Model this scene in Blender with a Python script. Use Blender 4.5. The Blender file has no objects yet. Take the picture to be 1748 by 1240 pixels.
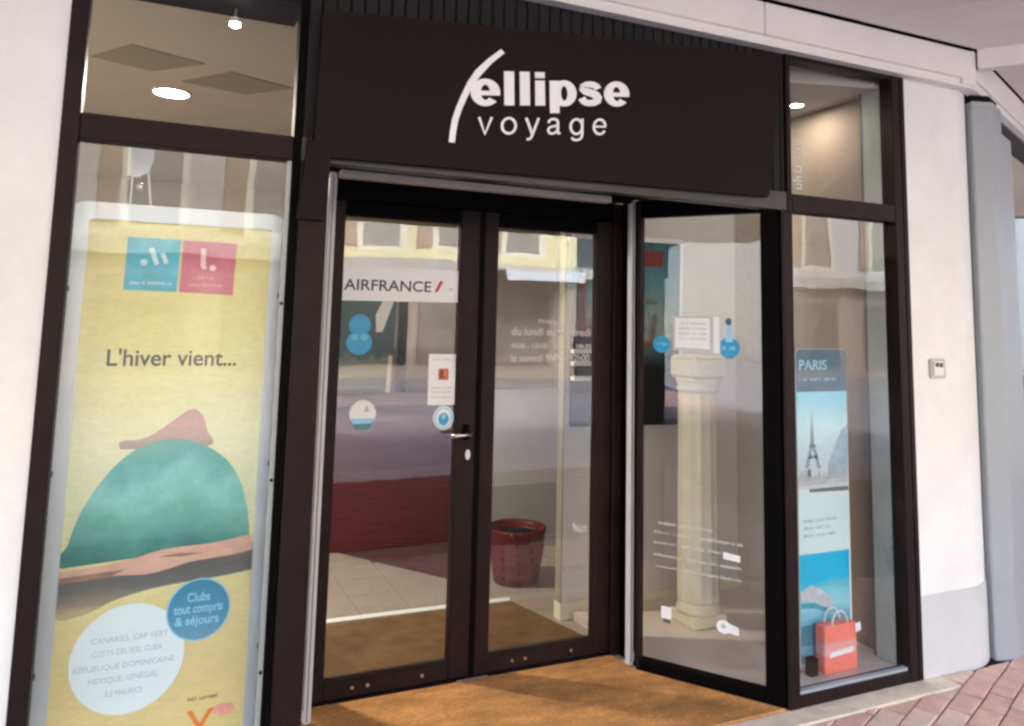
import bpy, bmesh, math, random
from mathutils import Vector, Matrix
random.seed(7)
R = math.radians
S = bpy.context.scene
COL = S.collection

# ------------------------------------------------------------------ camera
cam = bpy.data.cameras.new('camera'); cam_o = bpy.data.objects.new('camera', cam); COL.objects.link(cam_o)
_r = Vector((0.90993311, -0.41408011, 0.02365148)); _u = Vector((-0.06909723, -0.09511782, 0.99306504)); _f = Vector((0.4089588, 0.90525701, 0.11516265))
M = Matrix((_r, _u, -_f)).transposed().to_4x4(); M.translation = Vector((-0.1982, -2.8407, 1.6807))
cam_o.matrix_world = M
cam.sensor_fit = 'HORIZONTAL'; cam.sensor_width = 36.0; cam.lens = 36.0 * 1345.6 / 1748.0
cam.shift_x = 0.0; cam.shift_y = -(620.0 - 390.8) / 1748.0
cam.clip_start = 0.05; cam.clip_end = 500
S.camera = cam_o

# ------------------------------------------------------------------ world, sun, exposure
SUN_EL, SUN_AZ = R(48), R(20)          # sun behind the shop, over the roof; azimuth from +Y towards +X
world = bpy.data.worlds.new("World"); S.world = world; world.use_nodes = True
wn = world.node_tree; wn.nodes.clear()
sky = wn.nodes.new('ShaderNodeTexSky'); sky.sky_type = 'NISHITA'; sky.sun_disc = False
sky.sun_elevation = SUN_EL; sky.sun_rotation = SUN_AZ; sky.air_density = 1.0; sky.dust_density = 1.6; sky.ozone_density = 2.0
bg = wn.nodes.new('ShaderNodeBackground'); bg.inputs[1].default_value = 0.15
wo = wn.nodes.new('ShaderNodeOutputWorld')
wn.links.new(sky.outputs[0], bg.inputs[0]); wn.links.new(bg.outputs[0], wo.inputs[0])
sl = bpy.data.lights.new('sun', 'SUN'); sl.energy = 1.15; sl.angle = R(10); sl.color = (1.0, 0.97, 0.93)
so = bpy.data.objects.new('sun', sl); COL.objects.link(so)
_sd = Vector((math.sin(SUN_AZ) * math.cos(SUN_EL), math.cos(SUN_AZ) * math.cos(SUN_EL), math.sin(SUN_EL)))
so.rotation_euler = _sd.to_track_quat('Z', 'Y').to_euler(); so.location = (0, 0, 20)
S.view_settings.view_transform = 'Standard'; S.view_settings.look = 'None'
S.view_settings.gamma = 1.0; S.view_settings.use_curve_mapping = False
S.view_settings.exposure = 3.8
S.render.engine = 'CYCLES'
S.cycles.use_denoising = True
S.cycles.max_bounces = 12; S.cycles.diffuse_bounces = 6; S.cycles.transparent_max_bounces = 16
S.cycles.caustics_reflective = False; S.cycles.caustics_refractive = False
S.cycles.sample_clamp_indirect = 6.0
S.cycles.filter_width = 2.6

# ------------------------------------------------------------------ materials
def nodes(m):
    m.use_nodes = True
    return m.node_tree, m.node_tree.nodes['Principled BSDF']

def mat(name, c, rough=.6, var=.12, scale=6., bump=.0, bscale=60., metal=0., spec=.5, rvar=.1, stretch=(1, 1, 1), dirt=0., dirt_c=(.1, .08, .06), coat=0.):
    m = bpy.data.materials.new(name); t, b = nodes(m); N, L = t.nodes, t.links
    tc = N.new('ShaderNodeTexCoord'); mp = N.new('ShaderNodeMapping'); mp.inputs['Scale'].default_value = stretch
    L.new(tc.outputs['Object'], mp.inputs[0])
    n1 = N.new('ShaderNodeTexNoise'); n1.inputs['Scale'].default_value = scale; n1.inputs['Detail'].default_value = 6; n1.inputs['Roughness'].default_value = .6
    L.new(mp.outputs[0], n1.inputs[0])
    mx = N.new('ShaderNodeMix'); mx.data_type = 'RGBA'
    lo = [max(0, x * (1 - var)) for x in c]; hi = [min(1, x * (1 + var)) for x in c]
    mx.inputs[6].default_value = (*lo, 1); mx.inputs[7].default_value = (*hi, 1)
    rm = N.new('ShaderNodeMapRange'); rm.inputs[1].default_value = .3; rm.inputs[2].default_value = .7
    L.new(n1.outputs[0], rm.inputs[0]); L.new(rm.outputs[0], mx.inputs[0])
    out = mx.outputs[2]
    if dirt > 0:
        n3 = N.new('ShaderNodeTexNoise'); n3.inputs['Scale'].default_value = scale * .35; n3.inputs['Detail'].default_value = 8; n3.inputs['Roughness'].default_value = .7
        L.new(mp.outputs[0], n3.inputs[0])
        r3 = N.new('ShaderNodeMapRange'); r3.inputs[1].default_value = .5; r3.inputs[2].default_value = .75; r3.inputs[4].default_value = dirt
        L.new(n3.outputs[0], r3.inputs[0])
        m3 = N.new('ShaderNodeMix'); m3.data_type = 'RGBA'; m3.inputs[7].default_value = (*dirt_c, 1)
        L.new(r3.outputs[0], m3.inputs[0]); L.new(out, m3.inputs[6]); out = m3.outputs[2]
    L.new(out, b.inputs['Base Color'])
    rr = N.new('ShaderNodeMapRange'); rr.inputs[3].default_value = max(0.02, rough - rvar); rr.inputs[4].default_value = min(1, rough + rvar)
    L.new(n1.outputs[0], rr.inputs[0]); L.new(rr.outputs[0], b.inputs['Roughness'])
    b.inputs['Metallic'].default_value = metal; b.inputs['Specular IOR Level'].default_value = spec
    b.inputs['Coat Weight'].default_value = coat
    if bump > 0:
        n2 = N.new('ShaderNodeTexNoise'); n2.inputs['Scale'].default_value = bscale; n2.inputs['Detail'].default_value = 4
        L.new(mp.outputs[0], n2.inputs[0])
        bp = N.new('ShaderNodeBump'); bp.inputs['Strength'].default_value = bump; bp.inputs['Distance'].default_value = .01
        L.new(n2.outputs[0], bp.inputs['Height']); L.new(bp.outputs[0], b.inputs['Normal'])
    return m

def glass_mat(name, refl=.10, tint=(.975, .985, .98), ior=1.7):
    m = bpy.data.materials.new(name); m.use_nodes = True; t = m.node_tree; N, L = t.nodes, t.links; N.clear()
    o = N.new('ShaderNodeOutputMaterial'); mx = N.new('ShaderNodeMixShader'); tr = N.new('ShaderNodeBsdfTransparent'); gl = N.new('ShaderNodeBsdfGlossy')
    tr.inputs[0].default_value = (*tint, 1); gl.inputs['Roughness'].default_value = .012; gl.inputs[0].default_value = (.96, .98, 1, 1)
    fr = N.new('ShaderNodeFresnel'); fr.inputs[0].default_value = ior
    ad = N.new('ShaderNodeMath'); ad.operation = 'ADD'; ad.use_clamp = True; ad.inputs[1].default_value = refl
    # slight waviness and dust of float glass
    tc = N.new('ShaderNodeTexCoord'); n = N.new('ShaderNodeTexNoise'); n.inputs['Scale'].default_value = 2.2; n.inputs['Detail'].default_value = 2
    bp = N.new('ShaderNodeBump'); bp.inputs['Strength'].default_value = .10; bp.inputs['Distance'].default_value = .01
    L.new(tc.outputs['Object'], n.inputs[0]); L.new(n.outputs[0], bp.inputs['Height']); L.new(bp.outputs[0], gl.inputs['Normal'])
    ge = N.new('ShaderNodeNewGeometry'); fb_ = N.new('ShaderNodeMath'); fb_.operation = 'SUBTRACT'; fb_.inputs[0].default_value = 1.
    mu = N.new('ShaderNodeMath'); mu.operation = 'MULTIPLY'
    L.new(ge.outputs['Backfacing'], fb_.inputs[1]); L.new(fr.outputs[0], ad.inputs[0]); L.new(ad.outputs[0], mu.inputs[0]); L.new(fb_.outputs[0], mu.inputs[1])
    L.new(mu.outputs[0], mx.inputs[0]); L.new(tr.outputs[0], mx.inputs[1]); L.new(gl.outputs[0], mx.inputs[2])
    L.new(mx.outputs[0], o.inputs[0]); return m

def emit_mat(name, c, s):
    m = bpy.data.materials.new(name); t, b = nodes(m)
    b.inputs['Base Color'].default_value = (.8, .8, .8, 1); b.inputs['Emission Color'].default_value = (*c, 1); b.inputs['Emission Strength'].default_value = s
    return m

def ramp_mat(name, stops, axis=2, z0=0., z1=1., rough=.45, noise=.06, nscale=7., stretch=(1, 1, 1)):
    """flat print: colour bands along an object axis, broken up by noise"""
    m = bpy.data.materials.new(name); t, b = nodes(m); N, L = t.nodes, t.links
    tc = N.new('ShaderNodeTexCoord'); sp = N.new('ShaderNodeSeparateXYZ'); L.new(tc.outputs['Object'], sp.inputs[0])
    mp = N.new('ShaderNodeMapping'); mp.inputs['Scale'].default_value = stretch; L.new(tc.outputs['Object'], mp.inputs[0])
    n = N.new('ShaderNodeTexNoise'); n.inputs['Scale'].default_value = nscale; n.inputs['Detail'].default_value = 5; L.new(mp.outputs[0], n.inputs[0])
    mr = N.new('ShaderNodeMapRange'); mr.inputs[1].default_value = z0; mr.inputs[2].default_value = z1; mr.clamp = True
    L.new(sp.outputs[axis], mr.inputs[0])
    sb = N.new('ShaderNodeMath'); sb.operation = 'SUBTRACT'; sb.inputs[1].default_value = .5; L.new(n.outputs[0], sb.inputs[0])
    ml = N.new('ShaderNodeMath'); ml.operation = 'MULTIPLY_ADD'; ml.inputs[1].default_value = noise * 4; L.new(sb.outputs[0], ml.inputs[0]); L.new(mr.outputs[0], ml.inputs[2])
    cr = N.new('ShaderNodeValToRGB'); L.new(ml.outputs[0], cr.inputs[0])
    e = cr.color_ramp.elements
    while len(e) < len(stops): e.new(.5)
    for k, (p, c) in enumerate(stops): e[k].position = p; e[k].color = (*c, 1)
    fn = N.new('ShaderNodeTexNoise'); fn.inputs['Scale'].default_value = nscale * 9; fn.inputs['Detail'].default_value = 8; fn.inputs['Roughness'].default_value = .7; L.new(mp.outputs[0], fn.inputs[0])
    fm = N.new('ShaderNodeMapRange'); fm.inputs[3].default_value = .80; fm.inputs[4].default_value = 1.2; L.new(fn.outputs[0], fm.inputs[0])
    vm = N.new('ShaderNodeVectorMath'); vm.operation = 'SCALE'; L.new(cr.outputs[0], vm.inputs[0]); L.new(fm.outputs[0], vm.inputs['Scale'])
    L.new(vm.outputs[0], b.inputs['Base Color']); b.inputs['Roughness'].default_value = rough
    return m

def srgb(r, g, b): return tuple((x / 255 / 12.92) if x / 255 <= .04045 else ((x / 255 + .055) / 1.055) ** 2.4 for x in (r, g, b))

MT = {}
MT['white_wall'] = mat('white_render', (.83, .828, .82), .85, .05, 3.2, .22, 45, dirt=.2, dirt_c=(.5, .46, .42))
MT['plinth'] = mat('grey_plinth_paint', (.60, .61, .615), .8, .05, 4, .1, 120, dirt=.15, dirt_c=(.4, .38, .36))
MT['frame'] = mat('dark_brown_aluminium', (.0165, .0086, .0083), .5, .25, 9, .04, 200, spec=.14, dirt=.12, dirt_c=(.07, .055, .05))
MT['frame_inner'] = mat('black_and_shaded_aluminium', (.0022, .0015, .0015), .6, .2, 9, .03, 200, spec=.05)  # near-black for dark fittings, also recess shade painted onto header and rails
MT['slat'] = mat('dark_wood_slat', (.0045, .003, .0028), .8, .35, 12, .15, 80, stretch=(6, 6, .6))
MT['sign'] = mat('sign_brown', (.0145, .0095, .0085), .7, .03, 3, spec=.12)
MT['letter'] = mat('white_vinyl', (.93, .93, .93), .45, .01)
MT['galv'] = mat('brushed_aluminium', (.66, .67, .68), .42, .10, 5, .03, 90, metal=.0, stretch=(8, 8, .8), dirt=.25, dirt_c=(.2, .19, .18))
MT['steel_post'] = mat('grey_blue_paint', (.36, .39, .42), .45, .06, 4, .04, 90, dirt=.1, dirt_c=(.3, .3, .3))
MT['beige_strip'] = mat('beige_aluminium', (.55, .50, .42), .45, .1, 8, .03, 100, stretch=(.5, 6, 6))
MT['beam'] = mat('cream_cladding', (.82, .79, .76), .6, .03, 3, .04, 90, dirt=.12, dirt_c=(.5, .45, .4))
MT['ceil'] = mat('soffit_panel', (.86, .81, .78), .65, .05, 2.5, .05, 90, dirt=.15, dirt_c=(.4, .34, .3))
MT['dark_gap'] = mat('shadow_gap', (.012, .010, .010), .9, spec=.05)
MT['mat_coir'] = mat('orange_coir', (.66, .315, .115), .95, .34, 5, .9, 240, spec=.1, dirt=.55, dirt_c=(.20, .085, .035), stretch=(.7, 1.6, 1))
def fibre(m, amt=.45, sc=170):
    t, b = nodes(m); N, L = t.nodes, t.links
    src = b.inputs['Base Color'].links[0].from_socket
    tc = N.new('ShaderNodeTexCoord'); v = N.new('ShaderNodeTexNoise'); v.inputs['Scale'].default_value = sc; v.inputs['Detail'].default_value = 3
    mp = N.new('ShaderNodeMapping'); mp.inputs['Scale'].default_value = (.45, 1, 1); L.new(tc.outputs['Object'], mp.inputs[0]); L.new(mp.outputs[0], v.inputs[0])
    r = N.new('ShaderNodeMapRange'); r.inputs[1].default_value = .35; r.inputs[2].default_value = .65; r.inputs[3].default_value = 1 - amt; r.inputs[4].default_value = 1 + amt; L.new(v.outputs[0], r.inputs[0])
    sc_ = N.new('ShaderNodeVectorMath'); sc_.operation = 'SCALE'; L.new(src, sc_.inputs[0]); L.new(r.outputs[0], sc_.inputs['Scale']); L.new(sc_.outputs[0], b.inputs['Base Color'])
fibre(MT['mat_coir'], .13, 110)
MT['mat_inner'] = mat('brown_coir', (.15, .092, .046), .95, .3, 8, .8, 240, spec=.1, dirt=.4, dirt_c=(.10, .06, .035))
MT['tile'] = mat('beige_tile', (.33, .28, .235), .35, .09, 5, .02, 50, dirt=.2, dirt_c=(.3, .25, .2))
MT['maroon'] = mat('maroon_vinyl', (.085, .038, .034), .4, .12, 4, spec=.3)
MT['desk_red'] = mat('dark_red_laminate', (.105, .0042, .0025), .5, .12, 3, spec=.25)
MT['desk_reflected'] = mat('mauve_reflection_tint', (.12, .058, .055), .45, .1, 3, spec=.3)
MT['int_wall'] = mat('tan_wall', (.50, .43, .35), .8, .06, 2)
MT['int_ceil'] = mat('tan_ceiling', (.56, .51, .445), .8, .06, 2)
MT['ceil_shadow'] = mat('olive_ceiling_shadow', (.33, .285, .215), .8, .1, 3)
MT['partition'] = mat('pale_partition', (.66, .63, .61), .7, .04, 2)
MT['grey_low'] = mat('grey_lower_wall', (.40, .40, .40), .6, .06, 3)
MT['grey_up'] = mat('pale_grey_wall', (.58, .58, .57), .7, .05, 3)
MT['brown_wall'] = mat('brown_side_wall', (.40, .30, .235), .7, .1, 2.5, stretch=(1, 1, .3))
MT['return'] = mat('grey_green_return', (.34, .36, .35), .3, .08, 2.5)
MT['column'] = mat('olive_cream_stone', (.62, .585, .45), .6, .1, 4, .1, 40)
MT['cream'] = mat('cream_plaster', (.74, .70, .53), .6, .06, 4, .05, 40)
MT['road'] = mat('rosy_road', (.235, .212, .208), .9, .22, 1.2, .3, 90)
MT['asphalt'] = mat('asphalt', (.06, .06, .06), .9, .2, 8, .4, 90)
MT['paver_added_dark'] = mat('added_dark_paving', (.055, .045, .042), .9, .2, 9, .2, 60)
MT['grout'] = mat('paver_joint_sand', (.34, .20, .165), .95, .2, 30, .4, 150)
MT['paver_field'] = mat('pink_paving', (.50, .38, .35), .9, .2, 9, .2, 60)
for i, c in enumerate(((.72, .44, .36), (.75, .49, .40), (.67, .395, .325), (.78, .56, .46))):
    MT['paver%d' % i] = mat('pink_paver', c, .9, .14, 14, .35, 170, dirt=.35, dirt_c=(.56, .45, .40))
MT['concrete'] = mat('beige_concrete', (.84, .70, .54), .9, .16, 9, .4, 120, dirt=.4, dirt_c=(.48, .33, .27))
MT['gl'] = glass_mat('shop_glass', .0, ior=1.58)
MT['gl_door'] = glass_mat('door_glass', .035, (.96, .97, .965))
MT['gl_far'] = mat('curtained_window', (.34, .31, .25), .3, .2, 2.)
MT['gl_dark'] = mat('reflection_dark_shop_glass', (.035, .04, .04), .15, .3, 1.)  # one far shop's glass darkened to keep the left door reflection low
MT['gl_shop'] = mat('far_shop_glass', (.19, .165, .135), .25, .4, .9)
MT['steel'] = mat('satin_steel', (.62, .60, .57), .28, .08, 8, metal=1.)
MT['white_plastic'] = mat('white_plastic', (.78, .78, .77), .4, .03)
MT['paper'] = mat('white_paper', (.84, .84, .85), .6, .02)
MT['blue_decal'] = mat('bright_blue_print', srgb(30, 150, 200), .4, .12, 18)
MT['lblue'] = mat('light_blue_print', srgb(150, 205, 235), .4, .1, 18)
MT['navy'] = mat('navy_print', srgb(25, 35, 70), .5, .1)
MT['ink'] = mat('grey_ink', srgb(85, 80, 75), .5, .1)
MT['ink_pale'] = mat('pale_grey_ink', srgb(180, 192, 198), .5, .05)
MT['red_print'] = mat('red_print', srgb(200, 50, 45), .5, .1)
MT['orange_print'] = mat('orange_print', srgb(240, 130, 60), .5, .1)
MT['lamp'] = emit_mat('lamp_warm', (1., .93, .80), 9.)
MT['spot'] = emit_mat('spot_warm', (1., .95, .85), 7.)

# ------------------------------------------------------------------ helpers
def WM(o):
    return (WM(o.parent) if o.parent else Matrix.Identity(4)) @ o.matrix_basis

def thing(name, label, cat, loc=(0, 0, 0), rz=0., group=None):
    o = bpy.data.objects.new(name, None); COL.objects.link(o); o.empty_display_size = .1
    o.location = loc; o.rotation_euler = (0, 0, rz); o['label'] = label; o['category'] = cat
    if group: o['group'] = group
    return o

def link(name, bm, m, parent=None, smooth=False, label=None):
    """bm is in world space; it is moved into the parent's space"""
    me = bpy.data.meshes.new(name)
    if parent: bm.transform(WM(parent).inverted())
    bmesh.ops.recalc_face_normals(bm, faces=bm.faces[:])
    if smooth:
        for f in bm.faces: f.smooth = True
    bm.to_mesh(me); bm.free()
    me.materials.append(MT[m] if isinstance(m, str) else m)
    scrib = name in ('text_line', 'header_text', 'logo_caption', 'small_lettering', 'small_mark', 'hours_marks', 'line_of_text')
    o = bpy.data.objects.new(name, me); COL.objects.link(o)
    if parent: o.parent = parent
    if label: o['label'] = label
    if scrib and parent: o['kind'] = 'stuff'
    return o

def tag(o, label, cat, group=None):
    o['label'] = label; o['category'] = cat
    if group: o['group'] = group
    return o

def struct(name, bm, m, parent=None):
    o = link(name, bm, m, parent)
    if not parent: o['kind'] = 'structure'
    return o

def box(x0, x1, y0, y1, z0, z1, T=None, bev=0., bm=None):
    b = bmesh.new() if bm is None else bm
    vs = [b.verts.new((x, y, z)) for z in (z0, z1) for y in (y0, y1) for x in (x0, x1)]
    fs = [(0, 2, 3, 1), (4, 5, 7, 6), (0, 1, 5, 4), (2, 6, 7, 3), (0, 4, 6, 2), (1, 3, 7, 5)]
    F = [b.faces.new([vs[i] for i in f]) for f in fs]
    if bev:
        es = list({e for f in F for e in f.edges})
        r = bmesh.ops.bevel(b, geom=es, offset=bev, segments=1, affect='EDGES', profile=.5)
        vs = list({v for f in r['faces'] for v in f.verts}) if bm is not None else b.verts[:]
    if T is not None: bmesh.ops.transform(b, matrix=T, verts=vs)
    return b

def prism(pts, z0, z1, bm=None, bev=0.):
    """vertical prism over a plan polygon"""
    b = bmesh.new() if bm is None else bm
    lo = [b.verts.new((p[0], p[1], z0)) for p in pts]; hi = [b.verts.new((p[0], p[1], z1)) for p in pts]
    n = len(pts)
    b.faces.new(lo[::-1]); top = b.faces.new(hi)
    for i in range(n): b.faces.new((lo[i], lo[(i + 1) % n], hi[(i + 1) % n], hi[i]))
    if bev: bmesh.ops.bevel(b, geom=list(top.edges), offset=bev, segments=1, affect='EDGES')
    return b

def plate(pts, t, T=None, bm=None):
    """polygon in an x-z plane (list of (x,z)), front at y=0 and thickness t towards +y; T maps to the world"""
    b = bmesh.new() if bm is None else bm
    a = [b.verts.new((p[0], 0, p[1])) for p in pts]; c = [b.verts.new((p[0], t, p[1])) for p in pts]
    n = len(pts); b.faces.new(a); b.faces.new(c[::-1])
    for i in range(n): b.faces.new((a[i], c[i], c[(i + 1) % n], a[(i + 1) % n]))
    if T is not None: bmesh.ops.transform(b, matrix=T, verts=a + c)
    return b

def circ(cx, cz, rx, rz=None, n=32, a0=0, a1=360):
    rz = rx if rz is None else rz
    k = n if a1 - a0 >= 360 else n + 1
    return [(cx + rx * math.cos(R(a0 + (a1 - a0) * i / n)), cz + rz * math.sin(R(a0 + (a1 - a0) * i / n))) for i in range(k)]

def rrect(x0, x1, z0, z1, r, n=6, corners=(1, 1, 1, 1)):
    P = []
    for (cx, cz, a, on, px, pz) in ((x1 - r, z1 - r, 0, corners[1], x1, z1), (x0 + r, z1 - r, 90, corners[0], x0, z1), (x0 + r, z0 + r, 180, corners[2], x0, z0), (x1 - r, z0 + r, 270, corners[3], x1, z0)):
        if on: P += [(cx + r * math.cos(R(a + 90 * i / n)), cz + r * math.sin(R(a + 90 * i / n))) for i in range(n + 1)]
        else: P.append((px, pz))
    return P

def ring(outer, inner, t, T=None):
    """frame between two outlines with the same number of points"""
    b = bmesh.new(); n = len(outer)
    A = [b.verts.new((p[0], 0, p[1])) for p in outer]; B = [b.verts.new((p[0], 0, p[1])) for p in inner]
    A2 = [b.verts.new((p[0], t, p[1])) for p in outer]; B2 = [b.verts.new((p[0], t, p[1])) for p in inner]
    for i in range(n):
        j = (i + 1) % n
        b.faces.new((A[i], B[i], B[j], A[j])); b.faces.new((A2[i], A2[j], B2[j], B2[i]))
        b.faces.new((A[i], A[j], A2[j], A2[i])); b.faces.new((B[i], B2[i], B2[j], B[j]))
    if T is not None: b.transform(T)
    return b

def tube(p, q, r, n=10, r2=None, bm=None):
    b = bmesh.new() if bm is None else bm
    p, q = Vector(p), Vector(q); d = q - p
    m = Matrix.Translation((p + q) / 2) @ d.to_track_quat('Z', 'Y').to_matrix().to_4x4()
    bmesh.ops.create_cone(b, cap_ends=True, segments=n, radius1=r, radius2=r if r2 is None else r2, depth=d.length, matrix=m)
    return b

def lathe(prof, cx, cy, n=28, flute=0., bm=None):
    b = bmesh.new() if bm is None else bm
    rows = []
    for (r, z) in prof:
        rows.append([b.verts.new((cx + r * math.cos(2 * math.pi * i / n), cy + r * math.sin(2 * math.pi * i / n), z)) for i in range(n)])
    for a, c in zip(rows, rows[1:]):
        for i in range(n): b.faces.new((a[i], a[(i + 1) % n], c[(i + 1) % n], c[i]))
    b.faces.new(rows[0][::-1]); b.faces.new(rows[-1])
    return b

def clip_poly(poly, planes):
    """keep the part of a plan polygon where a*x+b*y<=c"""
    for (a, b, c) in planes:
        out = []
        for i in range(len(poly)):
            p, q = poly[i], poly[(i + 1) % len(poly)]
            dp, dq = a * p[0] + b * p[1] - c, a * q[0] + b * q[1] - c
            if dp <= 0: out.append(p)
            if dp * dq < 0:
                t = dp / (dp - dq); out.append((p[0] + t * (q[0] - p[0]), p[1] + t * (q[1] - p[1])))
        poly = out
        if len(poly) < 3: return []
    return poly

def area(poly): return abs(sum(p[0] * q[1] - q[0] * p[1] for p, q in zip(poly, poly[1:] + poly[:1]))) / 2

# --- lettering
def glyphs(body, bold=0., ext=.001, spacing=1.):
    cu = bpy.data.curves.new('txt', 'FONT'); cu.body = body; cu.size = 1; cu.offset = bold; cu.extrude = ext; cu.space_character = spacing; cu.resolution_u = 5
    o = bpy.data.objects.new('txt', cu); COL.objects.link(o)
    dg = bpy.context.evaluated_depsgraph_get(); dg.update()
    me = bpy.data.meshes.new_from_object(o.evaluated_get(dg))
    bm = bmesh.new(); bm.from_mesh(me)
    bpy.data.objects.remove(o); bpy.data.curves.remove(cu); bpy.data.meshes.remove(me)
    return bm
def ext_x(bm):
    xs = [v.co.x for v in bm.verts]; return min(xs), max(xs)
def ext_y(bm):
    ys = [v.co.y for v in bm.verts]; return min(ys), max(ys)
_ref = {}
def refh(ch, bold):
    if (ch, bold) not in _ref:
        g = glyphs(ch, bold); _ref[(ch, bold)] = ext_y(g)[1]; g.free()
    return _ref[(ch, bold)]
def text_bm(body, P0, U, V, ref='x', bold=0., depth=.002, spacing=1.):
    """P0 baseline left; U spans the whole word, V the height of the reference letter; depth along U x V (towards the viewer)"""
    g = glyphs(body, bold, .5, spacing); x0, x1 = ext_x(g); h = refh(ref, bold)
    P0, U, V = Vector(P0), Vector(U), Vector(V); N = U.cross(V).normalized()
    for v in g.verts: v.co = P0 + U * ((v.co.x - x0) / (x1 - x0)) + V * (v.co.y / h) + N * ((v.co.z + .5) * depth)
    return g

def scribble_bm(x0, x1, z, h, T, words, t=.0008, seed=0):
    """a line too blurred to read: word-shaped runs of short letter strokes"""
    rnd = random.Random(seed); b = bmesh.new(); W = x1 - x0
    for (a, c) in words:
        x = x0 + a * W; e = x0 + c * W
        while x < e - h * .25:
            w = h * rnd.uniform(.42, .7); up = h * rnd.choice((.72, .72, .8, 1.05, 1.1)); s = h * .17
            k = rnd.randrange(4)
            plate([(x, z), (x + s, z), (x + s, z + up), (x, z + up)], t, T, b)
            if k != 3: plate([(x + w - s, z), (x + w, z), (x + w, z + h * .72), (x + w - s, z + h * .72)], t, T, b)
            if k in (0, 2): plate([(x + s, z), (x + w - s, z), (x + w - s, z + s), (x + s, z + s)], t, T, b)
            if k in (0, 1): plate([(x + s, z + h * .72 - s), (x + w - s, z + h * .72 - s), (x + w - s, z + h * .72), (x + s, z + h * .72)], t, T, b)
            x += w + h * .16
    return b

def YP(y): return Matrix.Translation((0, y, 0))     # plane y = const: local x,z are world x,z

# ------------------------------------------------------------------ setting: ground
b = box(-60, 60, -60, 40, -.4, -.06); struct('ground', b, 'asphalt')
pav = struct('pavement', box(-14, 16, -4.4, -.002, -.058, -.012), 'grout')
ca, sa = math.cos(R(23)), math.sin(R(23))
def uv2xy(u, v): return (u * ca - v * sa, u * sa + v * ca)
# pavers one by one where the photograph shows them, the rest of the field as one mesh
rest = bmesh.new(); rest2 = bmesh.new(); nb = 0
for row in range(-60, 20):
    for k in range(-40, 60):
        v0 = row * .104; u0 = k * .208 + (.104 if row % 2 else 0) + .03
        p = [uv2xy(u0 + .009, v0 + .004), uv2xy(u0 + .199, v0 + .004), uv2xy(u0 + .199, v0 + .1), uv2xy(u0 + .009, v0 + .1)]
        if min(q[1] for q in p) > .2 or max(q[1] for q in p) < -4.3 or max(q[0] for q in p) < -5 or min(q[0] for q in p) > 9: continue
        pl = [(0, 1, -.125 - random.uniform(0, .004)), (0, -1, 4.35)]
        cx = sum(q[0] for q in p) / 4; cy = sum(q[1] for q in p) / 4
        if cx > 3.45: pl[0] = (-.39, .92, -.39 * 3.95 + .92 * .02) if cx > 3.9 else (0, 1, -.015)
        q = clip_poly(p, pl)
        if len(q) < 3 or area(q) < 3e-4: continue
        near = cx > 2.0 and cx < 4.9 and cy > -1.15
        dz = random.uniform(-.005, .003)
        if near:
            bb = prism(q, -.03, dz, bev=.004)
            link('brick', bb, 'paver%d' % random.choice((0, 0, 1, 1, 2, 3)), pav); nb += 1
        else: prism(q, -.03, dz, rest2 if -3.75 < cy < -1.1 else rest)
o = link('brick_field', rest, 'paver_field', pav); o['kind'] = 'stuff'
o = link('added_dark_brick_field', rest2, 'paver_added_dark', pav); o['kind'] = 'stuff'  # unseen dark paving, added to darken the ground mirrored in the doors
link('added_dark_joint_bed', box(-8, 9, -3.72, -1.2, -.0115, -.0075), 'paver_added_dark', pav)
# beige concrete strip along the shopfront
struct('kerb_strip', prism([(-.5, -.12), (3.44, -.12), (3.44, -.006), (2.6, -.006), (-.5, -.006)], -.03, .003, bev=.003), 'concrete')
struct('road', box(-60, 60, -13, -4.6, -.058, -.05), 'road')
struct('far_pavement', box(-60, 60, -16, -13, -.056, .06), 'road')

# ------------------------------------------------------------------ setting: soffit of the arcade
ceil = struct('ceiling', box(-9, 12, -4.3, 9, 3.30, 3.6), 'dark_gap')
d2 = (.6, -.8); n2 = (.8, .6)
for k in range(-16, 28):
    s0 = 2.29 + (k - 1) * .376; s1 = s0 + .370
    def pt(s, t): return (n2[0] * s + d2[0] * t, n2[1] * s + d2[1] * t)
    poly = clip_poly([pt(s0, -12), pt(s0, 14), pt(s1, 14), pt(s1, -12)], [(0, -1, 4.29), (0, 1, -.085), (-1, 0, 8), (1, 0, 11)])
    # beyond the corner the soffit follows the turned shopfront
    poly2 = clip_poly([pt(s0, -12), pt(s0, 14), pt(s1, 14), pt(s1, -12)], [(0, -1, .085), (-.389, .921, -1.558), (-1, 0, -3.80), (1, 0, 11)])
    for P in (poly, poly2):
        if len(P) >= 3 and area(P) > .01:
            link('ceiling_panel', prism([(q[0], q[1]) for q in P], 3.212 + random.uniform(-.001, .001), 3.24), 'ceil', ceil)

# ------------------------------------------------------------------ white walls left and right
def wall_left():
    o = tag(link('white_wall', box(-9, -.502, 0, .35, 0, 3.0, bev=0), 'white_wall'), 'plain white rendered wall left of the shop windows', 'wall')
    return o
wall_left()
wr = thing('white_pillar', 'white rendered pillar with grey painted base right of the shop', 'pillar', (3.55, .1, 0))
plan = [(3.322, 0), (3.69, 0), (3.75, .005), (3.81, .022), (3.87, .048), (3.925, .082), (3.94, .35), (3.322, .35)]
link('shaft', prism(plan, .385, 3.02), 'white_wall', wr)
plan2 = [(x + (.004 if x > 3.5 else 0), y - .006 if y < .2 else y) for x, y in plan]
link('base', prism(plan2, -.01, .385, bev=.003), 'plinth', wr)
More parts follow.
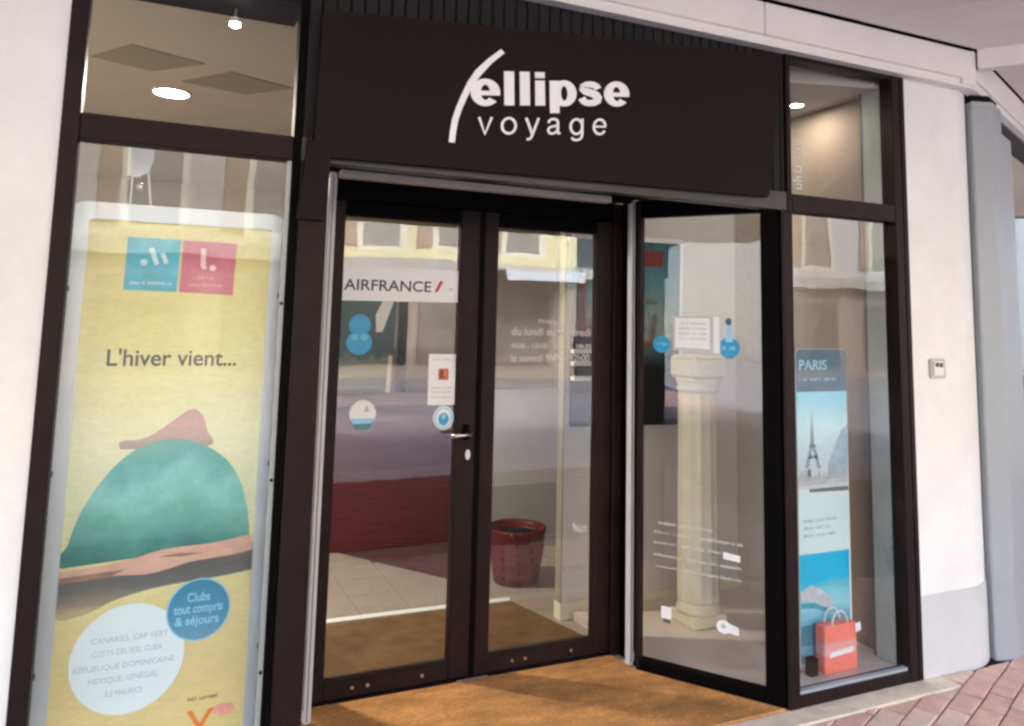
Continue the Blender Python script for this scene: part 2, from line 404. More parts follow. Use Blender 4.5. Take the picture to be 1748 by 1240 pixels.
# switch
t = thing('wall_switch', 'small grey key switch on the white pillar', 'switch', (3.497, 0, 1.486))
link('cover', plate(rrect(3.445, 3.552, 1.436, 1.536, .014), .014, YP(-.0145)), mat('grey_metal_cover', (.42, .42, .41), .4, .1, 20, metal=.4), t)
link('inset', plate(rrect(3.462, 3.536, 1.450, 1.522, .01), .004, YP(-.019)), 'white_plastic', t)
link('key_slot', plate(circ(3.485, 1.505, .012, n=16), .004, YP(-.0235)), 'ink', t)
link('key_slot', plate(rrect(3.505, 3.526, 1.492, 1.515, .004), .004, YP(-.0235)), 'ink', t)

# ------------------------------------------------------------------ long cream beam above
bt = thing('fascia_beam', 'long cream clad beam running over the whole shopfront', 'beam', (1.5, -.06, 3.0))
for (x0, x1) in ((-5.0, -.6), (-.595, 2.328), (2.334, 3.80)):
    link('cladding_panel', box(x0, x1, -.075, .0, 3.04, 3.199, bev=.004), 'beam', bt)
link('lower_moulding', box(-5, 3.80, -.055, .0, 2.996, 3.04), 'beam', bt)
link('drip_edge', box(-5, 3.80, -.070, -.0552, 2.990, 3.004), 'beam', bt)
link('backing', box(-5, 3.9, .001, .06, 3.04, 3.25), 'dark_gap', bt)
# beam turning along the neighbouring front
e2 = Matrix.Translation((3.80, -.075, 0)) @ Matrix.Rotation(R(22.9), 4, 'Z')
b2 = thing('corner_beam', 'cream beam turning the corner over the neighbouring shop', 'beam', (3.8, -.075, 3.0), R(22.9))
link('cladding_panel', box(.0, 6, .0, .08, 3.045, 3.205, e2, .003), 'beam', b2)
link('lower_moulding', box(.005, 6, .015, .08, 3.0, 3.044, e2), 'beam', b2)
link('corner_cap', prism([(3.70, -.0745), (3.802, -.0755), (3.90, .03), (3.86, .10), (3.70, .0)], 3.006, 3.19), 'beam', b2)
b3 = Matrix.Translation((3.80, -.08, 0)) @ Matrix.Rotation(math.atan2(-.8, .6), 4, 'Z')
tag(link('ceiling_beam', box(.01, 5, .0, .07, 3.10, 3.211, b3, .003), 'beam'), 'short cream beam crossing the soffit from the shop corner', 'beam')

# ------------------------------------------------------------------ neighbour's front (right edge)
nt = thing('steel_post', 'grey blue steel post standing at the corner beside the white pillar', 'post', (3.97, .05, 0))
link('shaft', prism([(3.902, .03), (3.906, .022), (4.012, -.012), (4.026, -.012), (4.204, .062), (4.208, .074), (4.16, .20), (3.94, .12)], -.01, 2.955), 'steel_post', nt)
link('top_collar', prism([(3.899, .019), (4.018, -.018), (4.213, .066), (4.16, .205), (3.94, .122)], 2.93, 2.958), 'steel_post', nt)
link('gap_block', prism([(3.91, .035), (4.02, .002), (4.19, .075), (4.15, .19), (3.95, .12)], 2.959, 3.0), 'dark_gap', nt)
nw = thing('neighbour_window', 'silver framed window of the next shop at the right edge', 'shop window', (4.06, .06, 0), R(22.9))
e3 = Matrix.Translation((4.20, .13, 0)) @ Matrix.Rotation(R(22.9), 4, 'Z')
link('head_panel', box(.0, 4, -.02, .05, 2.946, 3.0, e3), 'steel_post', nw)
link('head_frame', box(.0, 4, -.01, .05, 2.86, 2.945, e3), 'frame', nw)
link('jamb', box(.0, .42, -.03, .05, .0, 2.858, e3), 'steel_post', nw)
link('inner_jamb', box(.422, .45, .0, .05, .09, 2.858, e3), 'frame', nw)
link('bottom_rail', box(.422, 4, .0, .05, .0, .088, e3), 'steel_post', nw)
link('glass_pane', box(.45, 4, .02, .028, .09, 2.86, e3), 'gl', nw)
e3b = e3 @ Matrix.Translation((0, 1.1, 0))
struct('neighbour_ceiling', box(-.1, 5, .06, 1.1, 2.93, 2.99, e3), 'int_ceil')
struct('neighbour_side_wall', box(4.0, 4.1, .06, 1.1, 0, 2.93, e3), 'int_wall')
struct('neighbour_floor', prism([(3.9, .2), (7.8, 1.8), (6.5, 5), (3.9, 5)], -.03, .0), 'tile')
tag(link('neighbour_back_wall', box(-.2, 5, 0, .1, 0, 3.0, e3b), 'int_wall'), 'tan wall inside the next shop at the right edge', 'wall')
tl = thing('wall_lamp', 'bright globe lamp inside the next shop at right edge', 'lamp', tuple(e3 @ Vector((1.75, .9, 1.93))))
bm = bmesh.new(); bmesh.ops.create_uvsphere(bm, u_segments=16, v_segments=10, radius=.075, matrix=Matrix.Translation(e3 @ Vector((1.75, .9, 1.93))))
link('globe', bm, 'spot', tl, True)
link('stem', tube(e3 @ Vector((1.75, .9, 2.0)), e3 @ Vector((1.75, .9, 3.0)), .01), 'steel', tl)

# ------------------------------------------------------------------ shopfront: left window
FY0, FY1 = 0.0, .07
lw = thing('left_shop_window', 'tall dark brown framed window left of the entrance', 'shop window', (-.15, 0, 0))
link('stile', box(-.502, -.449, FY0 - .012, FY1, .0, 3.03, bev=.003), 'frame', lw)
link('stile', box(.222, .250, FY0, FY1, .0, 3.03, bev=.002), 'frame_inner', lw)
link('transom', box(-.4485, .2215, FY0 - .008, FY1, 2.228, 2.313, bev=.003), 'frame', lw)
link('bottom_rail', box(-.4485, .2215, FY0 - .004, FY1, .0, .07, bev=.003), 'frame', lw)
link('head_rail', box(-.4485, .2215, FY0 - .004, FY1, 2.96, 3.028, bev=.003), 'frame', lw)
link('upper_pane', box(-.4485, .2215, .03, .036, 2.313, 2.96), 'gl', lw)
link('lower_pane', box(-.4485, .2215, .03, .036, .07, 2.228), 'gl', lw)
link('glazing_bead', box(.205, .2215, .012, .0295, .071, 2.227), MT['return'], lw, label='pale bead along the right edge of the lower pane')
for z in (1.72, 1.12, .5):
    link('screw', tube((.213, .008, z), (.213, .0121, z), .006, 8), 'frame_inner', lw)

# entrance post and left return
ep = thing('entrance_post', 'dark brown post between left window and entrance', 'post', (.3, 0, 0))
link('cover_plate', box(.2505, .352, -.012, .10, 0, 2.226, bev=.004), 'frame', ep)
link('return_panel', prism([(.300, .101), (.352, .101), (.456, .70), (.404, .70)], 0, 2.226), 'frame', ep)

# ------------------------------------------------------------------ facade beam + slatted panel + sign
fb = thing('entrance_beam', 'dark brown beam over the entrance under the sign', 'beam', (1.4, 0, 2.2))
link('front_plate', box(.2505, 2.512, -.006, .05, 2.2275, 2.318, bev=.003), mat('brown_grey_aluminium', (.030, .024, .022), .4, .15, 8, stretch=(.5, 4, 4)), fb)
link('soffit', prism([(.353, .051), (2.46, .051), (2.10, .62), (2.06, .80), (.47, .80), (.40, .51)], 2.324, 2.35), 'frame_inner', fb)
sp_ = thing('slatted_fascia', 'dark slatted wood panel behind and above the sign', 'panel', (1.4, 0, 2.7))
link('backing', box(.2505, 2.512, .03, .06, 2.3185, 3.03), 'frame_inner', sp_)
x = .253
while x < 2.50:
    w = .052
    link('slat', box(x, min(x + w - .006, 2.51), .004 - random.uniform(0, .002), .0298, 2.3195, 3.025, bev=.004), 'slat', sp_); x += w
sg = thing('shop_sign', 'dark brown sign board with white lettering above the entrance', 'sign', (1.4, -.05, 2.6))
link('board', plate([(.284, 2.246), (.345, 2.2443), (2.362, 2.275), (2.457, 2.968), (.295, 2.783)], .03, YP(-.05)), 'sign', sg)
link('side_strip', plate([(.24, 2.017), (.332, 2.014), (.347, 2.2435), (.276, 2.30), (.276, 2.34), (.270, 2.338)], .029, YP(-.0495)), 'sign', sg, label='narrow downward strip at the lower left corner of the sign')
PF = -.0505
def letters(word, P0, U, V, bold, spacing, parent):
    whole = glyphs(word, bold, .5, spacing); x0, x1 = ext_x(whole); whole.free(); h = refh('x', bold)
    P0, U, V = Vector(P0), Vector(U), Vector(V); N = U.cross(V).normalized()
    for k, ch in enumerate(word):
        pre = glyphs(word[:k + 1], bold, .5, spacing); xe = ext_x(pre)[1]; pre.free()
        g = glyphs(ch, bold, .5); a, c = ext_x(g)
        for v in g.verts: v.co = P0 + U * ((v.co.x - c + xe - x0) / (x1 - x0)) + V * (v.co.y / h) + N * ((v.co.z + .5) * .004)
        link('letter', g, 'letter', parent)
def heavy_letter(ch):
    """heavy grotesque letter as polygons, x-height 1: list of polygons (x, y)"""
    def arc(cx, cy, rx, ry, a, b, n=30): return [(cx + rx * math.cos(R(a + (b - a) * i / n)), cy + ry * math.sin(R(a + (b - a) * i / n))) for i in range(n + 1)]
    def strip(o, i_): return [[o[k], o[k + 1], i_[k + 1], i_[k]] for k in range(len(o) - 1)]
    if ch == 'l': return [[(0, 0), (.37, 0), (.37, 1.34), (0, 1.34)]]
    if ch == 'i': return [[(0, 0), (.37, 0), (.37, 1), (0, 1)], [(0, 1.10), (.37, 1.10), (.37, 1.34), (0, 1.34)]]
    if ch == 'e':
        P = strip(arc(.525, .5, .535, .53, -13, 318, 40), arc(.525, .5, .17, .30, -13, 318, 40))
        return P + [[(.30, .385), (1.045, .385), (1.05, .56), (.30, .56)]]
    if ch == 'p':
        P = strip(arc(.57, .5, .49, .53, 0, 360, 40), arc(.57, .5, .13, .30, 0, 360, 40))
        return P + [[(0, -.30), (.37, -.30), (.37, 1), (0, 1)]]
    pts = [(.80, .69), (.74, .80), (.62, .865), (.47, .885), (.33, .865), (.215, .79), (.20, .70), (.28, .615), (.42, .555), (.58, .50), (.72, .43), (.785, .33), (.76, .22), (.64, .14), (.47, .11), (.30, .13), (.19, .20), (.13, .32)]
    hw = [.15, .14, .13, .125, .13, .15, .17, .165, .15, .15, .165, .175, .17, .14, .125, .13, .14, .15]
    A, B = [], []
    for k, (x, y) in enumerate(pts):
        p, q = pts[max(0, k - 1)], pts[min(len(pts) - 1, k + 1)]; dx, dy = q[0] - p[0], q[1] - p[1]; l = math.hypot(dx, dy)
        A.append((x - dy / l * hw[k], y + dx / l * hw[k])); B.append((x + dy / l * hw[k], y - dx / l * hw[k]))
    return strip(A, B)
PE = Vector((.874, PF, 2.505)); UE = Vector((1.598 - .874, 0, 2.6 - 2.505)); VE = Vector((-.004, 0, .103)); UX = UE / 6.2
for ch, off in zip('ellipse', (0, 1.21, 1.80, 2.38, 2.94, 4.08, 5.14)):
    bm = bmesh.new()
    for k, P in enumerate(heavy_letter(ch)):
        n_ = len(P); last = len(P) == 4 and ch in 'ep' and k == len(heavy_letter(ch)) - 1
        y1 = -.0043 if last else -.004
        f_ = [bm.verts.new(PE + UX * (off + x_) + VE * y_ + Vector((0, y1, 0))) for x_, y_ in P]
        g_ = [bm.verts.new(PE + UX * (off + x_) + VE * y_) for x_, y_ in P]
        bm.faces.new(f_)
        for a_ in range(n_):
            if ch in 'li' or last or a_ in (0, 2): bm.faces.new((f_[a_], g_[a_], g_[(a_ + 1) % n_], f_[(a_ + 1) % n_]))
    if ch == 's' or ch == 'e' or ch == 'p': bmesh.ops.remove_doubles(bm, verts=bm.verts[:], dist=1e-5)
    link('letter', bm, 'letter', sg)
def light_letter(ch):
    h = .072
    def arc(cx, cy, r, ry, a, b, n=28): return [(cx + r * math.cos(R(a + (b - a) * i / n)), cy + ry * math.sin(R(a + (b - a) * i / n))) for i in range(n + 1)]
    S_ = {'v': [[(.04, 1), (.41, .0), (.78, 1)]],
          'o': [arc(.45, .5, .40, .46, 90, 450, 40)],
          'y': [[(.04, 1), (.42, .02)], [(.80, 1), (.38, -.16), (.30, -.27), (.20, -.31), (.09, -.29)]],
          'a': [[(.09, .70), (.13, .84), (.25, .93), (.40, .955), (.55, .93), (.65, .84), (.67, .70), (.67, .2), (.70, .09), (.82, .05)],
                [(.67, .60), (.55, .53), (.38, .50), (.20, .45), (.09, .35), (.08, .20), (.17, .08), (.32, .045), (.50, .10), (.62, .22), (.67, .36)]],
          'g': [arc(.43, .5, .37, .46, 90, 450, 40), [(.80, 1), (.80, -.05), (.74, -.22), (.60, -.32), (.42, -.345), (.24, -.31), (.13, -.20)]],
          'e': [arc(.44, .5, .38, .46, -32, -360, 40) + [(.06, .52)]]}
    out = []
    for pts in S_[ch]:
        A, B = [], []
        for k, (x, y) in enumerate(pts):
            p, q = pts[max(0, k - 1)], pts[min(len(pts) - 1, k + 1)]
            if k == 0 and abs(pts[0][0] - pts[-1][0]) < 1e-6 and abs(pts[0][1] - pts[-1][1]) < 1e-6: p = pts[-2]
            if k == len(pts) - 1 and abs(pts[0][0] - pts[-1][0]) < 1e-6 and abs(pts[0][1] - pts[-1][1]) < 1e-6: q = pts[1]
            dx, dy = q[0] - p[0], q[1] - p[1]; l = math.hypot(dx, dy)
            m_ = 1.0
            if ch == 'v' and k == 1: m_ = 1.25
            A.append((x - dy / l * h * m_, y + dx / l * h * m_)); B.append((x + dy / l * h * m_, y - dx / l * h * m_))
        if ch == 'e': A, B = A[:-1], B[:-1]
        out.append([[A[k], A[k + 1], B[k + 1], B[k]] for k in range(len(A) - 1)])
    if ch == 'e': out.append([[(.08, .46), (.81, .46), (.81, .575), (.08, .575)]])
    return out
PV = Vector((.906, PF, 2.395)); UV = Vector((.578, 0, .066)); VV = Vector((0, 0, .067)); UW = UV / 7.9
for ch, off in zip('voyage', (0, 1.34, 2.78, 4.10, 5.52, 7.02)):
    bm = bmesh.new()
    for k, run in enumerate(light_letter(ch)):
        for P in run: plate([((PV + UW * (off + x_) + VV * y_).x, (PV + UW * (off + x_) + VV * y_).z) for x_, y_ in P], .004 - .0003 * k, YP(PF - .004 + .0003 * k), bm)
    bmesh.ops.remove_doubles(bm, verts=bm.verts[:], dist=1e-5)
    link('letter', bm, 'letter', sg)
sw = [(0.994, 2.75), (0.940, 2.702), (0.889, 2.648), (.858, 2.597), (0.834, 2.542), (.814, 2.491), (0.799, 2.441), (.792, 2.395), (0.788, 2.349),
      (0.812, 2.349), (.816, 2.393), (0.823, 2.437), (.838, 2.487), (0.858, 2.536), (.882, 2.586), (0.914, 2.633), (.958, 2.687), (1.011, 2.736)]
link('swoosh', plate(sw, .004, YP(PF - .0042)), 'letter', sg, label='white curved stroke rising left of the lettering')

# ------------------------------------------------------------------ shutter guides and bar
for (x0, x1, y, lab) in ((.482, .515, .655, 'silver shutter guide rail left of the glass doors'), (2.058, 2.089, .66, 'silver shutter guide rail right of the glass doors')):
    g = thing('shutter_guide', lab, 'guide rail', ((x0 + x1) / 2, y, 0), 0, 'shutter guide rails beside the doors')
    link('rail', box(x0, x1, y - .02, y + .012, .0, 2.318, bev=.003), 'galv', g)
    link('groove', box(x0 + .014, x0 + .018, y - .0212, y - .0201, .02, 2.3), 'ink', g)
    sx = -1 if x0 < 1 else 1
    link('foot_bracket', box(x0 - .022 if sx < 0 else x1, x0 if sx < 0 else x1 + .022, y - .018, y + .01, .02, .062, bev=.003), 'white_plastic', g)
ss = thing('roller_shutter', 'rolled up shutter showing its beige bottom bar over the doors', 'shutter', (1.2, .6, 2.3))
link('bottom_bar', box(.517, 1.90, .575, .63, 2.288, 2.322, bev=.004), 'beige_strip', ss)
link('end_bracket', box(1.902, 2.03, .585, .63, 2.296, 2.322, bev=.003), 'frame_inner', ss)

# ------------------------------------------------------------------ doors
D = .808
df = thing('door_frame', 'dark brown frame with painted shade round the double glass doors', 'door frame', (1.3, D, 0))
link('jamb', box(.458, .50, D - .02, D + .07, 0, 2.32, bev=.002), 'frame', df)
link('jamb', box(2.042, 2.19, D - .03, D + .07, 0, 2.32, bev=.003), 'frame', df)
link('return_panel', box(2.0925, 2.125, .625, D - .031, 0, 2.32), 'frame_inner', df)
link('header', box(.5005, 2.0415, D - .03, D + .07, 2.222, 2.32, bev=.002), 'frame_inner', df)
link('threshold', box(.5005, 2.0415, D - .035, D + .07, -.005, .012, bev=.003), 'frame', df)
link('floor_bolt', box(1.20, 1.36, D - .05, D - .036, .0125, .02, bev=.002), 'steel', df)
def leaf(x0, x1, gx0, gx1, lab, handle):
    t = thing('glass_door', lab, 'door', (x0 if not handle else x1, D, 0), 0, 'entrance door leaves')
    y0, y1 = D - .012, D + .045
    link('stile', box(x0 + .002, gx0, y0, y1, .0135, 2.219, bev=.003), 'frame', t)
    link('stile', box(gx1, x1 - .002, y0, y1, .0135, 2.219, bev=.003), 'frame', t)
    link('bottom_rail', box(gx0 + .0003, gx1 - .0003, y0 + .001, y1, .0135, .088, bev=.003), 'frame', t)
    link('top_rail', box(gx0 + .0003, gx1 - .0003, y0 + .001, y1, 2.15, 2.219, bev=.003), 'frame_inner', t)
    link('glass_pane', box(gx0, gx1, D + .012, D + .02, .088, 2.15), 'gl_door', t)
    for fx in (.22, .34, .78):
        xx = gx0 + (gx1 - gx0) * fx
        link('screw', tube((xx, y0 - .0015, .052), (xx, y0 + .0012, .052), .008, 10), 'steel', t)
    link('bottom_bead', box(gx0 + .001, gx1 - .001, y0 + .004, D + .0115, .0885, .101), 'frame', t)
    if handle:
        h = link('handle', box(1.205, 1.243, y0 - .008, y0 - .0005, 1.10, 1.175, bev=.004), 'frame_inner', t)
        bm = tube((1.228, y0 - .008, 1.132), (1.228, y0 - .05, 1.132), .009)
        tube((1.236, y0 - .05, 1.132), (1.135, y0 - .05, 1.128), .0095, bm=bm)
        link('lever', bm, 'steel', h, True)
        link('lock_cylinder', plate(circ(1.236, 1.032, .0125, .024, 20), .008, YP(y0 - .0085)), 'steel', t)
    return t
leaf(.50, 1.286, .596, 1.172, 'left glass door with lever handle and white banner across it', True)
leaf(1.286, 2.042, 1.374, 1.950, 'right glass door with white lettering and no handle', False)
link('meeting_strip', box(1.272, 1.300, D - .018, D - .0135, .014, 2.218, bev=.001), 'frame_inner', df)

# ------------------------------------------------------------------ splayed side window
P0 = Vector((2.072, .60, 0)); Q0 = Vector((2.48, .02, 0)); L0 = (Q0 - P0).length; ang = math.atan2(Q0.y - P0.y, Q0.x - P0.x)
E = Matrix.Translation(P0) @ Matrix.Rotation(ang, 4, 'Z')
sd = thing('side_window', 'angled glass window joining the doors to the right corner post', 'shop window', tuple(P0), ang)
link('bottom_rail', box(.022, .624, -.006, .05, .0, .055, E, .003), 'frame_inner', sd)
link('head_rail', box(.022, .624, -.006, .05, 2.225, 2.318, E, .003), 'frame_inner', sd)
link('stile', box(.625, .712, -.008, .052, .0, 2.3185, E, .003), 'frame_inner', sd)
link('stile', box(.003, .0215, -.004, .05, .0, 2.318, E, .002), 'frame', sd)
link('glass_pane', box(.022, .625, .02, .028, .055, 2.225, E), 'gl_door', sd)
cp = thing('corner_post', 'dark brown corner post right of the entrance', 'post', (2.5, .02, 0))
link('cover_plate', prism([(2.476, -.002), (2.484, -.010), (2.537, -.010), (2.540, -.006), (2.540, .07), (2.513, .07)], 0, 2.2265), 'frame', cp)
link('upper_cover', box(2.5125, 2.540, -.010, .07, 2.2275, 3.03, bev=.002), 'frame', cp)

# ------------------------------------------------------------------ right window
rw = thing('right_shop_window', 'narrow dark framed window right of the entrance', 'shop window', (2.9, 0, 0))
X0, X1 = 2.541, 3.232
link('stile', box(X1, 3.321, -.012, .07, 0, 3.03, bev=.003), 'frame', rw)
link('transom', box(X0, X1 - .0003, -.009, .07, 2.225, 2.311, bev=.003), 'frame', rw)
link('bottom_rail', box(X0, X1 - .0003, -.009, .07, .0, .052, bev=.004), 'frame', rw)
link('head_rail', box(X0, X1 - .0003, -.009, .07, 2.975, 3.03, bev=.003), 'frame', rw)
link('upper_pane', box(X0, X1, .03, .036, 2.311, 2.975), 'gl', rw)
link('lower_pane', box(X0, X1, .03, .036, .052, 2.225), 'gl', rw)
link('sill_bead', box(X0 + .001, X1 - .001, .004, .0295, .0525, .066), 'steel_post', rw)
link('stile_joint', box(3.285, 3.2892, -.0145, -.0121, .01, 2.99), 'frame_inner', rw)

# ------------------------------------------------------------------ doormats and inner floor
tag(link('doormat', prism([(.357, .0), (2.462, .0), (2.06, .575), (2.04, .77), (.52, .77), (.45, .6)], .0, .012, bev=.003), 'mat_coir'), 'large orange coir mat filling the recessed entrance', 'doormat')
struct('entrance_slab', box(.25, 2.6, .001, .95, -.058, -.002), 'concrete')
fl = struct('shop_floor', box(-4.0, 5.0, .88, 7, -.05, -.006), 'maroon')
dl = (.61, -.91); nn = (.91, .61); cc = nn[0] * 1.079 + nn[1] * 3.075
tw = .30
for i in range(-3, 14):
    for j in range(0, 8):
        x0 = -.5 + i * tw; y0 = .885 + j * tw
        q = [(x0 + .001, y0 + .001), (x0 + tw - .001, y0 + .001), (x0 + tw - .001, y0 + tw - .001), (x0 + .001, y0 + tw - .001)]
        pass
        for q in (clip_poly(q, [(nn[0], nn[1], cc), (1, 0, 1.8)]), clip_poly(q, [(-1, 0, -1.801), (0, 1, 2.69), (-.695, .29, -.695 * 1.802 + .29 * 1.995)])):
            if len(q) >= 3 and area(q) > 2e-3: link('tile', prism(q, -.0055, random.uniform(-.0006, .0004), bev=.0012), 'tile', fl)
tag(link('inner_doormat', prism([(.46, .90), (2.07, .90), (1.88, 1.66), (.46, 1.70)], .0015, .010, bev=.002), 'mat_inner'), 'brown mat on the floor just inside the glass doors', 'doormat')
tag(link('mat_trim', prism([(.46, 1.703), (1.882, 1.662), (1.90, 1.71), (.46, 1.76)], .0015, .012, bev=.002), 'white_plastic'), 'white edge strip behind the brown inner mat', 'trim')

# ------------------------------------------------------------------ shop interior
struct('shop_wall_back', box(-4, 5, 5.6, 5.7, 0, 3.2), 'int_wall')
struct('shop_wall_left', box(-1.6, -1.5, .36, 5.6, 0, 3.2), 'int_wall')
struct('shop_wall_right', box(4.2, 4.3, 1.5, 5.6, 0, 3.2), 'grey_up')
ic = struct('shop_ceiling', prism([(-1.5, .07), (2.5, .3), (3.33, .07), (4.2, 1.4), (4.2, 5.6), (-1.5, 5.6)], 2.955, 3.2), 'int_ceil')
struct('window_head_wall', box(-1.5, .25, .09, .34, 2.84, 2.954), 'frame_inner')
for P in ([(-.55, 1.361), (-.365, 1.079), (-.043, 1.215), (-.279, 1.468)], [(-.137, 1.593), (.086, 1.29), (.414, 1.433), (.198, 1.679)]):
    P = [(-.198 + (q[0] + .198) * 1.045, -2.84 + (q[1] + 2.84) * 1.045) for q in P]
    link('ceiling_shadow_patch', prism(P, 2.948, 2.956), 'ceil_shadow', ic)  # dark diamond sheets paint the recess shadows onto the ceiling
struct('shop_floor_left', box(-1.5, .47, .09, .878, -.05, -.004), 'tile')
dfl = struct('display_floor', prism([(2.545, .075), (3.24, .075), (3.32, .3), (3.32, 1.28), (2.10, 1.28), (2.13, .62)], -.02, .045), mat('pale_pink_board', (.62, .52, .48), .35, .06, 4))
pt_ = thing('partition_wall', 'pale partition wall behind the side window display', 'partition', (2.7, 1.33, 0))
link('panel', box(2.035, 3.6, 1.30, 1.36, .09, 2.95), 'partition', pt_)
link('edge_toning_strip', box(2.026, 2.0345, 1.298, 1.362, .09, 2.95), mat('olive_edge_toning', (.30, .275, .20), .6, .1), pt_)  # dark strip added to tone down the brightly lit partition end
link('skirting', box(2.022, 3.6, 1.285, 1.365, .0, .0895), 'cream', pt_)
tag(link('display_side_wall', box(3.298, 3.321, .2055, 1.299, .0, 2.95), ramp_mat('brown_to_pale_wall', [(0, (.20, .15, .115)), (.30, (.25, .19, .145)), (.78, (.60, .54, .47)), (1, (.64, .60, .55))], 1, .30, 1.3, rough=.75, noise=.02, nscale=3)), 'side wall fading from brown to pale inside right window', 'wall')  # base colour runs from brown near the window to pale at the back
rr = thing('window_return', 'grey green return panel at the right end of window display', 'panel', (3.25, .2, 0))
link('panel', box(3.238, 3.26, .075, .190, .05, 2.95), 'return', rr)
link('edge_strip', box(3.236, 3.322, .1905, .204, .05, 2.95), mat('dark_green_edge', (.06, .075, .07), .4), rr)
gw = thing('low_wall', 'grey wall behind the red plant pot, painted reflection on its upper part', 'wall', (2.9, 2.75, 0))
link('lower_part', box(2.02, 4.2, 2.70, 2.78, .06, .452), 'grey_low', gw)
link('upper_reflection_band', box(2.02, 4.2, 2.706, 2.78, .4525, 1.15), 'grey_up', gw)  # paler upper half paints in the reflection lying on the door glass
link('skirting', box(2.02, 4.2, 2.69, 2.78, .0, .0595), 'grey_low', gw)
dk = thing('reception_desk', 'dark red reception desk behind doors, painted reflection on its upper part', 'desk', (1.2, 3.2, 0))
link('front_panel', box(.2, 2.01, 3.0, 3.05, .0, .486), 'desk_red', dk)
link('upper_reflection_band', box(.2, 2.01, 3.006, 3.05, .4865, 1.02), 'desk_reflected', dk)  # mauve is the bright street's reflection painted over the red desk
link('worktop', box(.15, 2.015, 2.97, 3.65, 1.0205, 1.06, bev=.004), 'desk_reflected', dk)
# plant pot
pp = thing('plant_pot', 'large dark red tapered plant pot on the shop floor', 'plant pot', (2.075, 2.0, 0))
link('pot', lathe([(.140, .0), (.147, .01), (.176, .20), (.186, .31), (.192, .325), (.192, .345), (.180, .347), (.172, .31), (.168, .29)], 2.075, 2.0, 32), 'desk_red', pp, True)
link('soil', lathe([(.166, .28), (.166, .295)], 2.075, 2.0, 24), 'dark_gap', pp)
link('white_label', plate(rrect(1.965, 1.995, .322, .342, .003), .002, YP(1.842)), 'paper', pp)
# display column
dc = thing('display_column', 'cream fluted classical column standing behind the side window', 'column', (2.685, .90, .045))
bm = box(2.575, 2.795, .79, 1.01, .045, .105, bev=.006); link('plinth', bm, 'column', dc)
prof = [(.122, .106), (.122, .125), (.114, .14), (.114, .155), (.108, .17)]
link('base_moulding', lathe(prof, 2.685, .90, 32), 'column', dc, True)
bm = bmesh.new(); n = 96; rows = []
for z in (.1705, .5, 1.0, 1.30):
    r0 = .118 - .008 * (z / 1.3)
    rows.append([bm.verts.new((2.685 + (r0 - .006 * abs(math.sin(6 * a))) * math.cos(a), .90 + (r0 - .006 * abs(math.sin(6 * a))) * math.sin(a), z)) for a in [2 * math.pi * i / n for i in range(n)]])
for a, c in zip(rows, rows[1:]):
    for i in range(n): bm.faces.new((a[i], a[(i + 1) % n], c[(i + 1) % n], c[i]))
link('fluted_shaft', bm, 'column', dc)
link('capital', lathe([(.110, 1.30), (.118, 1.31), (.118, 1.325), (.112, 1.335), (.124, 1.365), (.126, 1.372)], 2.685, .90, 32), 'column', dc, True)
link('abacus', box(2.567, 2.803, .782, 1.018, 1.373, 1.505, bev=.022), 'column', dc)
# teal poster hung on the partition
tp = thing('teal_poster', 'tall teal travel poster hanging beside the display column', 'poster', (2.43, 1.25, 1.1))
tpm = ramp_mat('teal_print', [(0., srgb(15, 22, 26)), (.26, srgb(20, 28, 32)), (.34, srgb(60, 95, 105)), (.45, srgb(110, 75, 65)), (.52, srgb(140, 160, 160)), (.72, srgb(80, 130, 140)), (.92, srgb(45, 105, 118)), (1., srgb(35, 90, 105))], 2, -.0, 1.12, noise=.10, nscale=9, stretch=(1, 1, .6))
link('sheet', plate([(2.05, 1.075), (2.81, 1.065), (2.83, 2.185), (2.05, 2.175)], .006, YP(1.262)), tpm, tp)
link('white_margin', plate([(2.812, 1.065), (2.835, 1.064), (2.853, 2.215), (2.05, 2.205), (2.05, 2.176), (2.832, 2.186)], .005, YP(1.262)), 'paper', tp)
link('red_panel', plate([(2.47, 2.03), (2.70, 2.03), (2.70, 2.13), (2.47, 2.13)], .002, YP(1.2595)), mat('dark_red_print', srgb(130, 45, 45), .5, .2, 20), tp)
link('red_panel', plate([(2.09, 1.62), (2.15, 1.62), (2.15, 1.96), (2.09, 1.96)], .002, YP(1.2595)), mat('brown_red_print', srgb(110, 55, 55), .5, .3, 30), tp)
link('text_line', scribble_bm(2.47, 2.66, 1.80, .035, YP(1.2595), [(0, .35), (.42, 1)], seed=2), 'ink', tp)
link('text_line', scribble_bm(2.45, 2.66, 1.71, .035, YP(1.2595), [(0, .6), (.68, 1)], seed=3), 'ink', tp)
# dark brochure stands behind the left door
bs = thing('brochure_stand', 'tall black brochure stand with white shelves beside the poster', 'brochure stand', (2.16, 1.29, 0))
link('back_panel', box(2.045, 2.245, 1.244, 1.256, 1.09, 1.60), 'frame_inner', bs)
for z in (1.515, 1.445, 1.36):
    link('shelf', box(2.04, 2.20, 1.20, 1.2435, z - .018, z + .006, bev=.002), 'white_plastic', bs)
bp_ = thing('back_poster', 'dark teal poster with white stroke on the wall behind the left door', 'poster', (1.6, 4.5, .8))
bpm = ramp_mat('teal_green_print', [(0., srgb(125, 125, 105)), (.45, srgb(115, 120, 100)), (.53, srgb(50, 75, 78)), (1., srgb(45, 75, 80))], 2, 0, 1.02, noise=.08, nscale=7)
link('sheet', plate([(1.34, .82), (1.90, .82), (1.93, 1.84), (1.34, 1.84)], .02, YP(4.5)), bpm, bp_)
link('white_stroke', plate([(1.74, 1.54), (1.80, 1.54), (1.90, 1.83), (1.79, 1.83), (1.73, 1.70)], .003, YP(4.4965)), 'paper', bp_)
